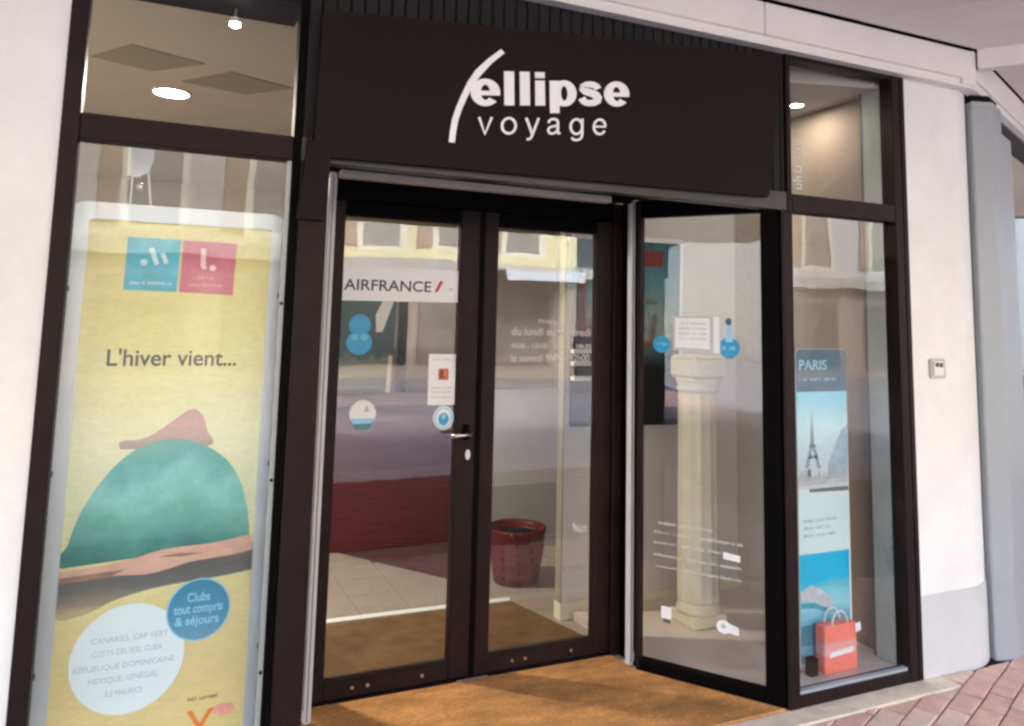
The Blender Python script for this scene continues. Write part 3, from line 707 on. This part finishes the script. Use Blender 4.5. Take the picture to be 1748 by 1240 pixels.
link('cream_edge', plate([(1.845, .83), (1.89, .83), (1.905, 1.32), (1.87, 1.32)], .003, YP(4.4965)), 'cream', bp_)
tag(link('easel_post', box(1.955, 2.03, 4.45, 4.52, 0, 1.86), 'frame_inner'), 'dark upright post beside the teal poster behind left door', 'post')

# lamps
def disc_lamp(x, y, r, lab, en):
    t = thing('ceiling_lamp', lab, 'lamp', (x, y, 2.954))
    link('rim', lathe([(r + .012, 2.9535), (r + .012, 2.944), (r, 2.942), (r, 2.9535)], x, y, 32), 'white_plastic', t, True)
    link('diffuser', lathe([(r - .002, 2.9525), (r - .002, 2.945)], x, y, 32), 'lamp', t)
    l = bpy.data.lights.new('lamp_light', 'AREA'); l.shape = 'DISK'; l.size = 2 * r; l.energy = en; l.color = (1, .9, .76)
    o = bpy.data.objects.new('lamp_light', l); COL.objects.link(o); o.parent = t; o.location = (0, 0, -.02)
disc_lamp(-.18, 2.06, .095, 'round white ceiling lamp lit inside the upper left window', 9)
disc_lamp(3.095, .515, .035, 'small round lamp lit inside the upper right window', .3)
sl_ = thing('track_spot', 'small white spotlight hanging at the top of left window', 'spotlight', (.017, .25, 2.84))
link('stem', tube((.017, .25, 2.84), (.017, .25, 2.80), .006), 'steel', sl_)
link('housing', tube((.017, .25, 2.803), (.017, .25, 2.782), .018, 16, .02), 'white_plastic', sl_)
link('bulb', lathe([(.018, 2.781), (.020, 2.774), (.012, 2.768)], .017, .25, 16), 'spot', sl_)

# ------------------------------------------------------------------ lightbox poster in the left window
lb = thing('lightbox', 'tall silver framed yellow holiday poster in left window', 'lightbox', (-.12, .14, .04))
silver = mat('silver_frame', (.60, .64, .68), .4, .05, 4, metal=.2)
yo = .115
link('frame', ring(rrect(-.475, .236, .05, 2.042, .06), rrect(-.408, .180, .115, 1.985, .006), .03, YP(yo)), silver, lb)
link('back_box', box(-.46, .22, yo + .031, yo + .09, .06, 2.03), silver, lb)
pm = ramp_mat('beach_print', [(0., srgb(226, 212, 136)), (.2, srgb(222, 203, 148)), (.38, srgb(220, 214, 158)), (.5, srgb(226, 232, 194)), (.62, srgb(234, 234, 186)), (.8, srgb(230, 222, 150)), (1., srgb(214, 198, 126))], 2, .1, 1.95, noise=.05, nscale=5, stretch=(.8, 1, 2.2))
link('sheet', plate([(-.408, .115), (.180, .115), (.180, 1.985), (-.408, 1.985)], .004, YP(yo + .012)), pm, lb)
yp = yo + .0105
def smooth(P, n=5):
    out = []; m = len(P)
    for i in range(m):
        a, b_, c, d = (Vector(P[(i + k) % m]) for k in (-1, 0, 1, 2))
        for k in range(n):
            t_ = k / n
            out.append(tuple(.5 * (2 * b_ + (c - a) * t_ + (2 * a - 5 * b_ + 4 * c - d) * t_ * t_ + (3 * b_ - a - 3 * c + d) * t_ ** 3)))
    return out
def pr(name, pts, m, lvl=0, label=None): return link(name, plate(pts, .0008, YP(yp - .001 * lvl)), m, lb, label=label)
# picture: person in a green top bending over, seen as one rounded back
skin = mat('skin_print', srgb(214, 172, 154), .5, .12, 16, stretch=(1, 1, 3)); skin2 = mat('skin_shade_print', srgb(150, 120, 105), .5, .2, 16, stretch=(1, 1, 3))
dark = ramp_mat('dark_bench_print', [(0, srgb(196, 180, 140)), (.22, srgb(150, 138, 118)), (.5, srgb(105, 106, 104)), (.75, srgb(92, 94, 94)), (1, srgb(130, 115, 105))], 2, .70 - .04, .88 - .04, noise=.10, nscale=12, stretch=(.4, 1, 2))
pr('printed_shadow', [(-.407, .845), (-.2, .85), (.179, .885), (.179, .800)] + smooth([(.179, .800), (.10, .790), (-.02, .782), (-.14, .770), (-.24, .748), (-.30, .722), (-.35, .708), (-.407, .712), (-.407, .83), (.17, .86)])[5:36] + [(-.407, .712)], dark, 1)
pr('printed_hat', smooth([(-.258, 1.252), (-.262, 1.232), (-.235, 1.225), (.012, 1.225), (.004, 1.28), (-.010, 1.325), (-.036, 1.350), (-.064, 1.345), (-.10, 1.318), (-.15, 1.280), (-.20, 1.256)]), ramp_mat('hat_print', [(0, srgb(168, 150, 138)), (.3, srgb(192, 165, 152)), (.7, srgb(214, 166, 158)), (1, srgb(196, 165, 150))], 2, 1.18, 1.31, noise=.05), 1)
dome = [(-.397, .862), (-.390, .93), (-.365, 1.02), (-.325, 1.10), (-.275, 1.17), (-.215, 1.222), (-.155, 1.247), (-.09, 1.252), (-.03, 1.240), (.03, 1.212), (.085, 1.165), (.125, 1.10), (.150, 1.02), (.163, .94), (.166, .895)]
dome = [dome[0]] + smooth(dome)[1:-10] + dome[-2:]
pr('printed_top', dome, ramp_mat('turquoise_print', [(0., srgb(52, 104, 106)), (.22, srgb(78, 148, 140)), (.42, srgb(110, 182, 166)), (.60, srgb(138, 205, 198)), (.80, srgb(92, 172, 166)), (1., srgb(112, 180, 160))], 2, .80, 1.22, noise=.20, nscale=4.5, stretch=(1, 1, 1.3)), 2)
pr('printed_arm', [(-.407, .850)] + smooth([(-.407, .850), (-.30, .858), (-.20, .872), (-.13, .890), (-.06, .898), (.03, .900), (.10, .908), (.179, .918), (.179, .872), (.12, .858), (.05, .852), (-.02, .846), (-.08, .832), (-.15, .820), (-.24, .824), (-.32, .822), (-.407, .820)])[1:35] + smooth([(-.407, .850), (-.30, .858), (-.20, .872), (-.13, .890), (-.06, .898), (.03, .900), (.10, .908), (.179, .918), (.179, .872), (.12, .858), (.05, .852), (-.02, .846), (-.08, .832), (-.15, .820), (-.24, .824), (-.32, .822), (-.407, .820)])[40:80] + [(-.407, .820)], skin, 4)
pr('printed_arm_shade', [(-.405, .832), (-.3, .838), (-.22, .842), (-.26, .822), (-.405, .815)], skin2, 5)
pr('printed_hand_line', [(-.12, .872), (-.06, .878), (.02, .872), (-.05, .866)], skin2, 5)
# logos
pr('logo_square', [(-.290, 1.752), (-.124, 1.750), (-.120, 1.931), (-.288, 1.932)], mat('teal_logo_print', srgb(75, 178, 200), .5, .14, 22), 1)
pr('logo_square', [(-.116, 1.750), (.060, 1.745), (.064, 1.928), (-.113, 1.930)], mat('rose_logo_print', srgb(200, 105, 125), .5, .12, 22), 1)
wl = mat('pale_logo_ink', srgb(205, 232, 240), .5, .03)
bm = bmesh.new()
for P in ([(-.222, 1.895), (-.205, 1.90), (-.186, 1.845), (-.198, 1.838)], [(-.185, 1.880), (-.170, 1.884), (-.156, 1.850), (-.168, 1.842)], circ(-.233, 1.848, .011, n=12)): plate(P, .0008, YP(yp - .002), bm)
link('logo_script', bm, wl, lb)
link('logo_caption', scribble_bm(-.272, -.145, 1.772, .012, YP(yp - .002), [(0, .4), (.44, 1)], seed=5), wl, lb)
bm = bmesh.new()
for P in ([(-.055, 1.905), (-.038, 1.905), (-.036, 1.846), (-.030, 1.835), (-.046, 1.832), (-.052, 1.845)], circ(-.012, 1.838, .011, n=12)): plate(P, .0008, YP(yp - .002), bm)
link('logo_script', bm, mat('pale_rose_ink', srgb(240, 205, 205), .5, .03), lb)
link('logo_caption', scribble_bm(-.088, .022, 1.772, .012, YP(yp - .002), [(0, .55), (.6, 1)], seed=6), mat('rose_ink', srgb(235, 165, 165), .5, .03), lb)
link('logo_caption', scribble_bm(-.06, .0, 1.797, .012, YP(yp - .002), [(0, 1)], seed=8), mat('rose_ink', srgb(235, 165, 165), .5, .03), lb)
def ltext(body, x0, x1, z, h, m, ref='x', bold=0.02, lvl=1): return link('lettering', text_bm(body, (x0, yp - .001 * (lvl - 1), z), (x1 - x0, 0, 0), (0, 0, h), ref, bold, .0008), m, lb)
ltext("L'hiver vient...", -.322, .086, 1.499, .036, 'ink', 'x', .012)
# text discs
pr('white_disc', circ(-.190, .561, .170), mat('pale_disc_print', srgb(222, 238, 242), .5, .02), 2)
pr('blue_disc_rim', circ(.016, .688, .101), 'lblue', 3)
pr('blue_disc', circ(.016, .688, .096), ramp_mat('blue_disc_print', [(0, srgb(110, 160, 190)), (.5, srgb(70, 145, 180)), (1, srgb(55, 130, 165))], 2, .55, .75, noise=.05), 4)
for body, x0, x1, z in (('CANARIES, CAP VERT', -.30, -.075, .618), ('COSTA DEL SOL, CUBA', -.295, -.09, .578), ('RÉPUBLIQUE DOMINICAINE', -.345, -.05, .535), ('MEXIQUE, SÉNÉGAL', -.30, -.095, .495), ('ÎLE MAURICE', -.25, -.14, .452)):
    ltext(body, x0, x1, z, .017, 'ink_pale', 'H', .0, 3)
for body, x0, x1, z in (('Clubs', -.022, .050, .716), ('tout compris', -.062, .092, .680), ('& séjours', -.056, .082, .642)):
    ltext(body, x0, x1, z, .019, 'lblue', 'x', .022, 5)
# maker's mark at the foot
ltext('V', .0, .085, .300, .065, 'orange_print', 'V', .01, 1)
pr('pink_mark', circ(.115, .355, .035, .018), mat('pink_print', srgb(240, 165, 155), .5, .15, 20), 1)
link('small_lettering', scribble_bm(.0, .10, .397, .012, YP(yp - .001), [(0, .3), (.36, .6), (.66, 1)], seed=14), skin2, lb)
for z in (1.75, 1.16, .55):
    for x in (-.462, .226): link('clip', box(x - .014, x + .014, yo - .006, yo - .0002, z - .01, z + .008), 'ink', lb)
hb = thing('poster_hanger', 'white ceiling bracket with two cables above the yellow poster', 'hanger', (-.265, .3, 2.9))
link('plate', plate([(-.312, 2.17), (-.275, 2.165), (-.240, 2.19), (-.228, 2.235), (-.226, 2.345), (-.312, 2.345)], .012, YP(.30)), 'white_plastic', hb)
link('cable', tube((-.292, .19, 2.02), (-.295, .305, 2.17), .004, 6), 'white_plastic', hb)
link('cable', tube((-.222, .19, 2.02), (-.245, .305, 2.20), .004, 6), 'white_plastic', hb)
bm = bmesh.new(); bmesh.ops.create_uvsphere(bm, u_segments=12, v_segments=8, radius=.014, matrix=Matrix.Translation((-.266, .29, 2.13))); link('ball', bm, 'steel', hb, True)

# ------------------------------------------------------------------ stickers and notices on the doors (outer face of the glass)
G = D + .0118
bn = thing('door_banner', 'white airline banner across the upper left door glass', 'banner', (.88, G, 1.76))
link('sheet', plate([(.598, 1.753), (1.170, 1.760), (1.170, 1.918), (.598, 1.918)], .002, YP(G - .0025)), 'paper', bn)
link('lettering', text_bm('AIRFRANCE', (.606, G - .0026, 1.803), (.425, 0, .004), (0, 0, .050), 'H', .012, .0006), 'navy', bn)
link('red_stroke', plate([(1.048, 1.806), (1.064, 1.808), (1.092, 1.858), (1.076, 1.864), (1.066, 1.842)], .0008, YP(G - .0036)), 'red_print', bn)
link('small_mark', scribble_bm(1.125, 1.152, 1.815, .02, YP(G - .0036), [(0, 1)], seed=1), 'ink_pale', bn)
bst = thing('blue_sticker', 'blue rounded sticker left of centre on left door glass', 'sticker', (.69, G, 1.6))
bm = plate(circ(.690, 1.640, .052, .050), .0012, YP(G - .0015)); link('upper_disc', bm, 'blue_decal', bst)
link('lower_disc', plate(circ(.690, 1.560, .060, .056), .0012, YP(G - .0028)), 'blue_decal', bst)
bm = bmesh.new()
for cx in (.668, .712): plate(circ(cx, 1.585, .016, .014, 14), .0008, YP(G - .0038), bm)
link('pale_marks', bm, mat('cyan_print', srgb(95, 195, 225), .5, .1), bst)
nt_ = thing('door_notice', 'white paper notice with small orange emblem by the handle', 'notice', (1.107, G, 1.27))
link('sheet', plate([(1.033, 1.267), (1.1705, 1.266), (1.1705, 1.508), (1.032, 1.510)], .0015, YP(G - .0018)), 'paper', nt_)
link('emblem', plate(rrect(1.083, 1.135, 1.385, 1.440, .006), .0008, YP(G - .0028)), mat('orange_brown_print', srgb(200, 110, 70), .5, .35, 60), nt_)
link('emblem_core', plate(rrect(1.09, 1.108, 1.392, 1.432, .004), .0008, YP(G - .0038)), mat('brown_print', srgb(110, 60, 50), .5, .3, 60), nt_)
for k, z in enumerate((1.48, 1.345, 1.325, 1.300)):
    link('text_line', scribble_bm(1.05, 1.155, z, .009, YP(G - .0028), [(0, .45), (.5, 1)], t=.0006, seed=20 + k), 'ink_pale', nt_)
ws = thing('white_sticker', 'round white sticker with blue lower edge on left door', 'sticker', (.72, G, 1.22))
link('disc', plate(circ(.721, 1.235, .062), .0012, YP(G - .0015)), 'paper', ws)
link('pale_band', plate(circ(.721, 1.235, .061, n=24, a0=200, a1=340), .0008, YP(G - .0026)), 'lblue', ws)
link('teal_tab', plate([(.672, 1.190), (.770, 1.190), (.748, 1.162), (.695, 1.162)], .0008, YP(G - .0036)), mat('teal_tab_print', srgb(80, 130, 140), .5, .1), ws)
link('grey_emblem', plate([(.725, 1.245), (.738, 1.275), (.752, 1.245)], .0006, YP(G - .0036)), 'ink_pale', ws)
rs = thing('round_sticker', 'small round blue and white sticker beside the door handle', 'sticker', (1.118, G, 1.2))
link('disc', plate(circ(1.117, 1.206, .052, .056), .0012, YP(G - .0015)), 'paper', rs)
link('ring', ring(circ(1.117, 1.206, .047, .051), circ(1.117, 1.206, .039, .043), .0008, YP(G - .0026)), 'lblue', rs)
link('blue_drop', plate(circ(1.117, 1.200, .026, .030, 20), .0008, YP(G - .0026)), 'blue_decal', rs)
link('pale_eye', plate(circ(1.117, 1.212, .012, .012, 14), .0006, YP(G - .0036)), 'lblue', rs)
# faint white opening-hours lettering on the right door
faint = mat('frosted_lettering', (.62, .62, .59), .7, .1)
oh = thing('opening_hours', 'white opening hours lettering on the right door glass', 'lettering', (1.65, G, 1.4))
for body, x0, x1, z, h in (('Horaires', 1.62, 1.745, 1.668, .024), ('du lundi au vendredi', 1.468, 1.925, 1.606, .026), ('9h00 - 12h00   14h00 - 18h30', 1.468, 1.93, 1.540, .024), ('le samedi 9h00 - 12h00', 1.468, 1.92, 1.474, .024)):
    link('line_of_text', text_bm(body, (x0, G - .0003, z), (x1 - x0, 0, 0), (0, 0, h), 'x' if body[0] in 'dl' else 'H', .004, .0005), faint, oh)
tag(link('hours_mark', scribble_bm(1.838, 1.935, .61, .045, YP(G - .0008), [(0, 1)], t=.0006, seed=61), faint), 'faint white mark low on the right door glass', 'lettering')

# side window stickers: local frame of the side glass
GE = E @ Matrix.Translation((0, .0188, 0))
def sp(name, pts, m, parent, lvl=0, t=.0008): return link(name, plate(pts, t, GE @ Matrix.Translation((0, -.001 * lvl, 0))), m, parent)
def GP(s, z): return tuple(E @ Vector((s, .0188, z)))
sn = thing('window_notice', 'white framed paper notice on the side window over the column', 'notice', GP(.29, 1.55), ang)
sp('border', [(.186, 1.552), (.424, 1.540), (.424, 1.725), (.186, 1.722)], mat('grey_white_print', srgb(190, 195, 195), .5, .03), sn, 0)
sp('sheet', [(.196, 1.566), (.372, 1.562), (.372, 1.712), (.196, 1.712)], 'paper', sn, 1)
sp('edge_strip', [(.390, 1.545), (.420, 1.543), (.420, 1.722), (.390, 1.722)], 'paper', sn, 1)
for k, z in enumerate((1.68, 1.655, 1.63, 1.605)): link('text_line', scribble_bm(.215, .355, z, .012, GE @ Matrix.Translation((0, -.002, 0)), [(0, .4), (.46, 1)], t=.0006, seed=70 + k), 'ink_pale', sn)
d1 = thing('blue_round_sticker', 'small round blue sticker left of the window notice', 'sticker', GP(.125, 1.57), ang)
sp('disc', circ(.125, 1.578, .045, .042), 'blue_decal', d1, 0); link('text_line', scribble_bm(.098, .152, 1.572, .016, GE @ Matrix.Translation((0, -.001, 0)), [(0, 1)], t=.0006, seed=80), 'lblue', d1)
d2_ = thing('blue_drop_sticker', 'blue drop shaped sticker with stem right of window notice', 'sticker', GP(.466, 1.57), ang)
sp('drop', circ(.466, 1.572, .052, .050, 28), 'blue_decal', d2_, 0)
sp('stem', [(.449, 1.60), (.483, 1.60), (.476, 1.68), (.456, 1.68)], 'lblue', d2_, 1)
sp('stem_tip', circ(.464, 1.698, .015, .018, 14), mat('dark_teal_print', srgb(50, 90, 110), .5, .1), d2_, 1)
link('text_line', scribble_bm(.432, .50, 1.562, .02, GE @ Matrix.Translation((0, -.002, 0)), [(0, .45), (.52, 1)], t=.0006, seed=81), 'lblue', d2_)
sl2 = thing('window_lettering', 'white lettering rows low on the side window glass', 'lettering', GP(.3, .5), ang)
for k, (s0, s1, z, h, w) in enumerate(((.09, .40, .700, .014, [(.05, .35), (.40, .95)]), (.09, .52, .655, .015, [(0, .20), (.24, .46), (.50, 1)]), (.09, .52, .605, .014, [(0, .28), (.32, .58), (.62, .9)]), (.09, .52, .548, .013, [(0, .34), (.38, .6), (.64, 1)]), (.09, .52, .495, .012, [(.02, .3), (.34, 1)]))):
    link('text_line', scribble_bm(s0, s1, z, h, GE, w, t=.0006, seed=90 + k), faint, sl2)
sp('white_bar', [(.43, .588), (.51, .582), (.51, .612), (.43, .618)], 'paper', sl2, 1)
c1 = thing('white_card', 'small white card sticker low left on the side window', 'sticker', GP(.15, .28), ang)
sp('card', rrect(.125, .178, .262, .318, .006), 'paper', c1, 0); sp('dark_foot', [(.135, .245), (.172, .243), (.170, .261), (.135, .261)], 'ink', c1, 0)
c2 = thing('white_badge', 'small white badge sticker low right on the side window', 'sticker', GP(.45, .26), ang)
sp('badge', circ(.43, .282, .034, .030, 20), 'paper', c2, 0); sp('tail', [(.455, .262), (.50, .255), (.50, .290), (.46, .300)], 'paper', c2, 1)
sp('mark', circ(.43, .285, .012, .010, 12), 'ink_pale', c2, 1)
uv_ = thing('vertical_lettering', 'faint white vertical lettering in the upper right window', 'lettering', (2.61, .0288, 2.3))
TV = YP(.0288) @ Matrix.Translation((2.642, 0, 2.345)) @ Matrix.Rotation(R(-90), 4, 'Y')
link('text_line', scribble_bm(.0, .22, .0, .05, TV, [(0, .3), (.38, .62), (.7, 1)], t=.0008, seed=33), faint, uv_)

# ------------------------------------------------------------------ banner stand in the right window
rb = thing('banner_stand', 'tall blue travel banner with monument photo in right window', 'banner', (2.93, .22, .05))
Yb = .21
def bp2(name, pts, m, lvl=0, t=.001): return link(name, plate(pts, t, YP(Yb - .0012 * lvl)), m, rb)
link('sheet', plate(rrect(2.757, 3.098, .06, 1.572, .03, corners=(1, 1, 0, 0)), .006, YP(Yb)), 'paper', rb)
bp2('header', rrect(2.758, 3.097, 1.358, 1.571, .03, corners=(1, 1, 0, 0)), mat('petrol_print', srgb(40, 88, 118), .5, .18, 14), 1)
link('header_text', text_bm('PARIS', (2.778, Yb - .0013, 1.468), (.185, 0, 0), (0, 0, .048), 'H', .015, .0008), 'lblue', rb)
link('header_text', scribble_bm(2.778, 3.02, 1.412, .017, YP(Yb - .0024), [(0, .2), (.28, .6), (.68, 1)], seed=52), 'lblue', rb)
bp2('sky_photo', [(2.758, .885), (3.092, .885), (3.095, 1.357), (2.758, 1.357)], ramp_mat('sky_print', [(0, srgb(205, 215, 222)), (.3, srgb(195, 218, 232)), (.6, srgb(205, 238, 246)), (1, srgb(140, 216, 244))], 2, .84, 1.28, noise=.04), 1)
tw_ = mat('tower_print', srgb(150, 165, 180), .5, .15, 20)
bm = bmesh.new()
for P in ([(2.848, 1.20), (2.860, 1.20), (2.857, 1.27), (2.852, 1.27)], [(2.840, 1.09), (2.870, 1.09), (2.862, 1.20), (2.847, 1.20)], [(2.805, .985), (2.828, .985), (2.856, 1.085), (2.838, 1.085)], [(2.885, .98), (2.910, .98), (2.874, 1.085), (2.854, 1.085)], [(2.825, 1.03), (2.89, 1.03), (2.885, 1.045), (2.83, 1.045)], [(2.83, 1.083), (2.88, 1.083), (2.876, 1.098), (2.834, 1.098)]): plate(P, .0006, YP(Yb - .0024), bm)
link('printed_tower', bm, tw_, rb)
bp2('printed_hill', [(2.95, .93), (3.091, .93), (3.093, 1.19), (3.06, 1.17), (3.02, 1.11), (2.99, 1.05), (2.96, 1.00)], mat('hill_print', srgb(165, 190, 212), .5, .18, 16), 2)
bp2('printed_foliage', [(2.80, .925), (2.845, .925), (2.842, .975), (2.83, .985), (2.815, .955)], mat('foliage_print', srgb(85, 110, 112), .5, .2, 25), 2, .0006)
bp2('printed_bank', [(2.76, .90), (3.09, .905), (3.09, .925), (2.76, .95)], mat('bank_print', srgb(190, 195, 205), .5, .15, 20), 2)
bm = bmesh.new()
for k in range(11):
    xx = 2.775 + k * .0275 + random.uniform(-.004, .004); hh = random.uniform(.012, .045)
    plate([(xx, .925), (xx + random.uniform(.012, .022), .925), (xx + .018, .935 + hh), (xx, .93 + hh)], .0005, YP(Yb - .0036), bm)
o = link('printed_skyline', bm, mat('skyline_print', srgb(170, 180, 192), .5, .3, 40), rb); o['kind'] = 'stuff'
bp2('grey_rule', [(2.83, .868), (3.091, .862), (3.091, .884), (2.83, .884)], mat('grey_rule_print', srgb(110, 125, 135), .5, .1), 2)
bp2('text_panel', [(2.758, .575), (3.088, .575), (3.091, .861), (2.758, .867)], mat('pale_aqua_print', srgb(215, 240, 246), .5, .02), 1)
for k, z in enumerate((.725, .69, .655)): link('text_line', scribble_bm(2.79, 3.0, z, .016, YP(Yb - .0024), [(0, .3), (.36, .62), (.7, 1 - .15 * (k % 2))], t=.0006, seed=100 + k), 'ink_pale', rb)
bp2('sea_photo', [(2.758, .072), (3.082, .072), (3.088, .574), (2.758, .574)], ramp_mat('sea_print', [(0, srgb(120, 175, 200)), (.35, srgb(95, 175, 205)), (.5, srgb(150, 215, 235)), (.66, srgb(100, 200, 225)), (.75, srgb(32, 190, 240)), (1, srgb(32, 190, 240))], 2, .03, .53, noise=.06, nscale=10, stretch=(.6, 1, 2)), 1)
bp2('printed_boat', [(2.76, .40), (2.83, .425), (2.90, .40), (2.97, .35), (2.96, .30), (2.88, .33), (2.80, .36), (2.76, .36)], mat('boat_print', srgb(190, 195, 205), .5, .2, 22), 2)
bp2('printed_boat_trim', [(2.76, .35), (2.85, .345), (2.93, .31), (2.92, .295), (2.84, .32), (2.76, .325)], mat('boat_teal_print', srgb(60, 160, 180), .5, .15, 22), 3)
bp2('printed_shade', [(2.76, .24), (2.86, .25), (2.92, .22), (2.90, .15), (2.76, .15)], mat('deep_sea_print', srgb(75, 140, 170), .5, .2, 18, stretch=(3, 1, .5)), 2)
link('foot', box(2.75, 3.10, Yb - .03, Yb + .09, .0455, .0598, bev=.004), 'galv', rb)
link('mast', tube((2.93, Yb + .02, .06), (2.93, Yb + .02, 1.5), .01), 'steel', rb)
bg_ = thing('gift_bag', 'small coral red paper bag on the display floor before the banner', 'bag', (2.925, .15, .045))
coral = ramp_mat('coral_print', [(0, srgb(244, 128, 112)), (.36, srgb(244, 130, 115)), (.40, srgb(236, 170, 165)), (.62, srgb(232, 160, 160)), (.68, srgb(244, 130, 115)), (1, srgb(244, 128, 110))], 2, 0, .215, noise=.03)
b = box(2.825, 3.035, .125, .185, .0455, .262, bev=.004)
link('bag', b, coral, bg_)
link('white_stripe', plate([(2.852, .118), (3.0, .128), (3.01, .152), (2.865, .142)], .001, YP(.1235)), 'paper', bg_)
for y in (.13, .18):
    bm = bmesh.new(); prev = None
    for i in range(9):
        a = math.pi * i / 8; p = (2.93 - .05 * math.cos(a), y, .262 + .06 * math.sin(a))
        if prev: tube(prev, p, .004, 6, bm=bm)
        prev = p
    link('handle', bm, 'white_plastic', bg_)
link('tag', plate([(3.02, .215), (3.055, .222), (3.052, .262), (3.018, .255)], .002, YP(.118)), 'paper', bg_)
tag(link('dark_box', box(2.742, 2.790, .13, .17, .0455, .125, bev=.003), 'frame_inner'), 'small dark box left of the coral red bag', 'box')

# ------------------------------------------------------------------ across the street (seen reflected in the glass)
BY = -16.0
def far_building(x0, x1, H, wallm, lab, first, step, ground=None):
    t = thing('street_building', lab, 'building', ((x0 + x1) / 2, BY, 0), 0, 'buildings across the street')
    link('ground_floor', box(x0, x1, BY - 8, BY, 0, 2.92), ground or MT['far_tan'], t)
    link('upper_wall', box(x0, x1, BY - 8, BY + .02, 3.25, H), wallm, t)
    link('cornice', box(x0, x1, BY - 8, BY + .25, 2.921, 3.249), MT['far_band'], t)
    link('roof', box(x0 - .1, x1 + .1, BY - 8.2, BY + .35, H + .001, H + .3), MT['far_tan'], t)
    x = first; tops = []
    while x + 1.1 < x1:
        if x > x0 + .2:
            for z in (3.62, 6.4, 9.0):
                if z + 1.8 < H:
                    f = link('window', ring([(x - .16, z - .14), (x + 1.16, z - .14), (x + 1.16, z + 1.86), (x - .16, z + 1.86)], [(x, z), (x + 1, z), (x + 1, z + 1.7), (x, z + 1.7)], -.09, YP(BY + .021)), MT['far_trim'], t)
                    link('pane', box(x, x + 1, BY + .022, BY + .04, z, z + 1.7), 'gl_far', f)
                    link('shutter', box(x - .62, x - .18, BY + .022, BY + .07, z - .05, z + 1.75), MT['far_shutter'], f)
            link('shop_glass', box(x - .5, x + 1.3, BY + .002, BY + .03, .45, 2.5), 'gl_dark' if first == 4.75 and x < 5 else 'gl_shop', t)
            link('shop_frame', ring([(x - .6, .3), (x + 1.4, .3), (x + 1.4, 2.65), (x - .6, 2.65)], [(x - .5, .45), (x + 1.3, .45), (x + 1.3, 2.5), (x - .5, 2.5)], -.06, YP(BY + .001)), MT['far_trim2'], t)
        x += step
    return t
MT['far_tan'] = mat('far_tan_stone', (.36, .29, .22), .8, .15, 1.2, .1, 20)
MT['far_band'] = mat('far_stone_band', (.50, .46, .38), .8, .15, 2)
MT['far_trim'] = mat('far_window_surround', (.84, .79, .58), .7, .06)
MT['far_trim2'] = mat('far_shop_frame', (.30, .22, .17), .7, .2, 3)
MT['far_shutter'] = mat('far_shutter_paint', (.46, .33, .22), .7, .1)
far_building(-24, -9.5, 6.9, mat('far_ochre', (.55, .48, .36), .8, .08, 1.5), 'ochre building across the street, far left', -23, 3.1)
far_building(-9.4, 3.2, 8.4, mat('far_beige', (.60, .55, .45), .8, .08, 1.5), 'beige building across the street behind the viewer', -8.6, 2.6)
far_building(3.3, 11.15, 8.4, mat('far_cream', (.80, .70, .40), .8, .08, 1.5), 'cream building across the street reflected in the doors', 4.75, 2.1)
dk_ = mat('far_added_dark_block', (.075, .06, .055), .85, .2, 3)
far_building(11.2, 14.5, 8.0, dk_, 'added dark block across the street, darkening the door reflection', 40, 3, dk_)  # unseen block added to darken the right edge of the door reflection
far_building(14.6, 34, 7.2, mat('far_white', (.62, .60, .55), .8, .08, 1.5), 'pale building across the street, far right', 15.6, 3.0)
sky_blockers = ((-34, -33, 'added pale block hiding the sky at the left end of the street'), (36, 37, 'added pale block hiding the sky at the right end of the street'))  # unseen blocks added to keep sky glare out of the glass
for (x0, x1, lab) in sky_blockers:
    t = thing('street_building', lab, 'building', (x0, 0, 0), 0, 'buildings across the street')
    link('wall', box(x0, x1, -16, 60, 0, 24), MT['far_band'], t)
    link('roof', box(x0 - .2, x1 + .2, -16.2, 60.2, 24.001, 24.4), MT['far_tan'], t)
aw = thing('sign_band', 'white band standing in for a lettered shop sign across the street', 'sign_band', (9.8, BY, 2.9))  # plain white band added in place of the reflected sign lettering
link('sign_front', box(8.55, 10.95, BY + .9, BY + .93, 2.78, 3.05), 'white_plastic', aw)
link('sign_top', box(8.55, 11.0, BY + .26, BY + .899, 3.0, 3.05), 'white_plastic', aw)
print('bricks', nb)
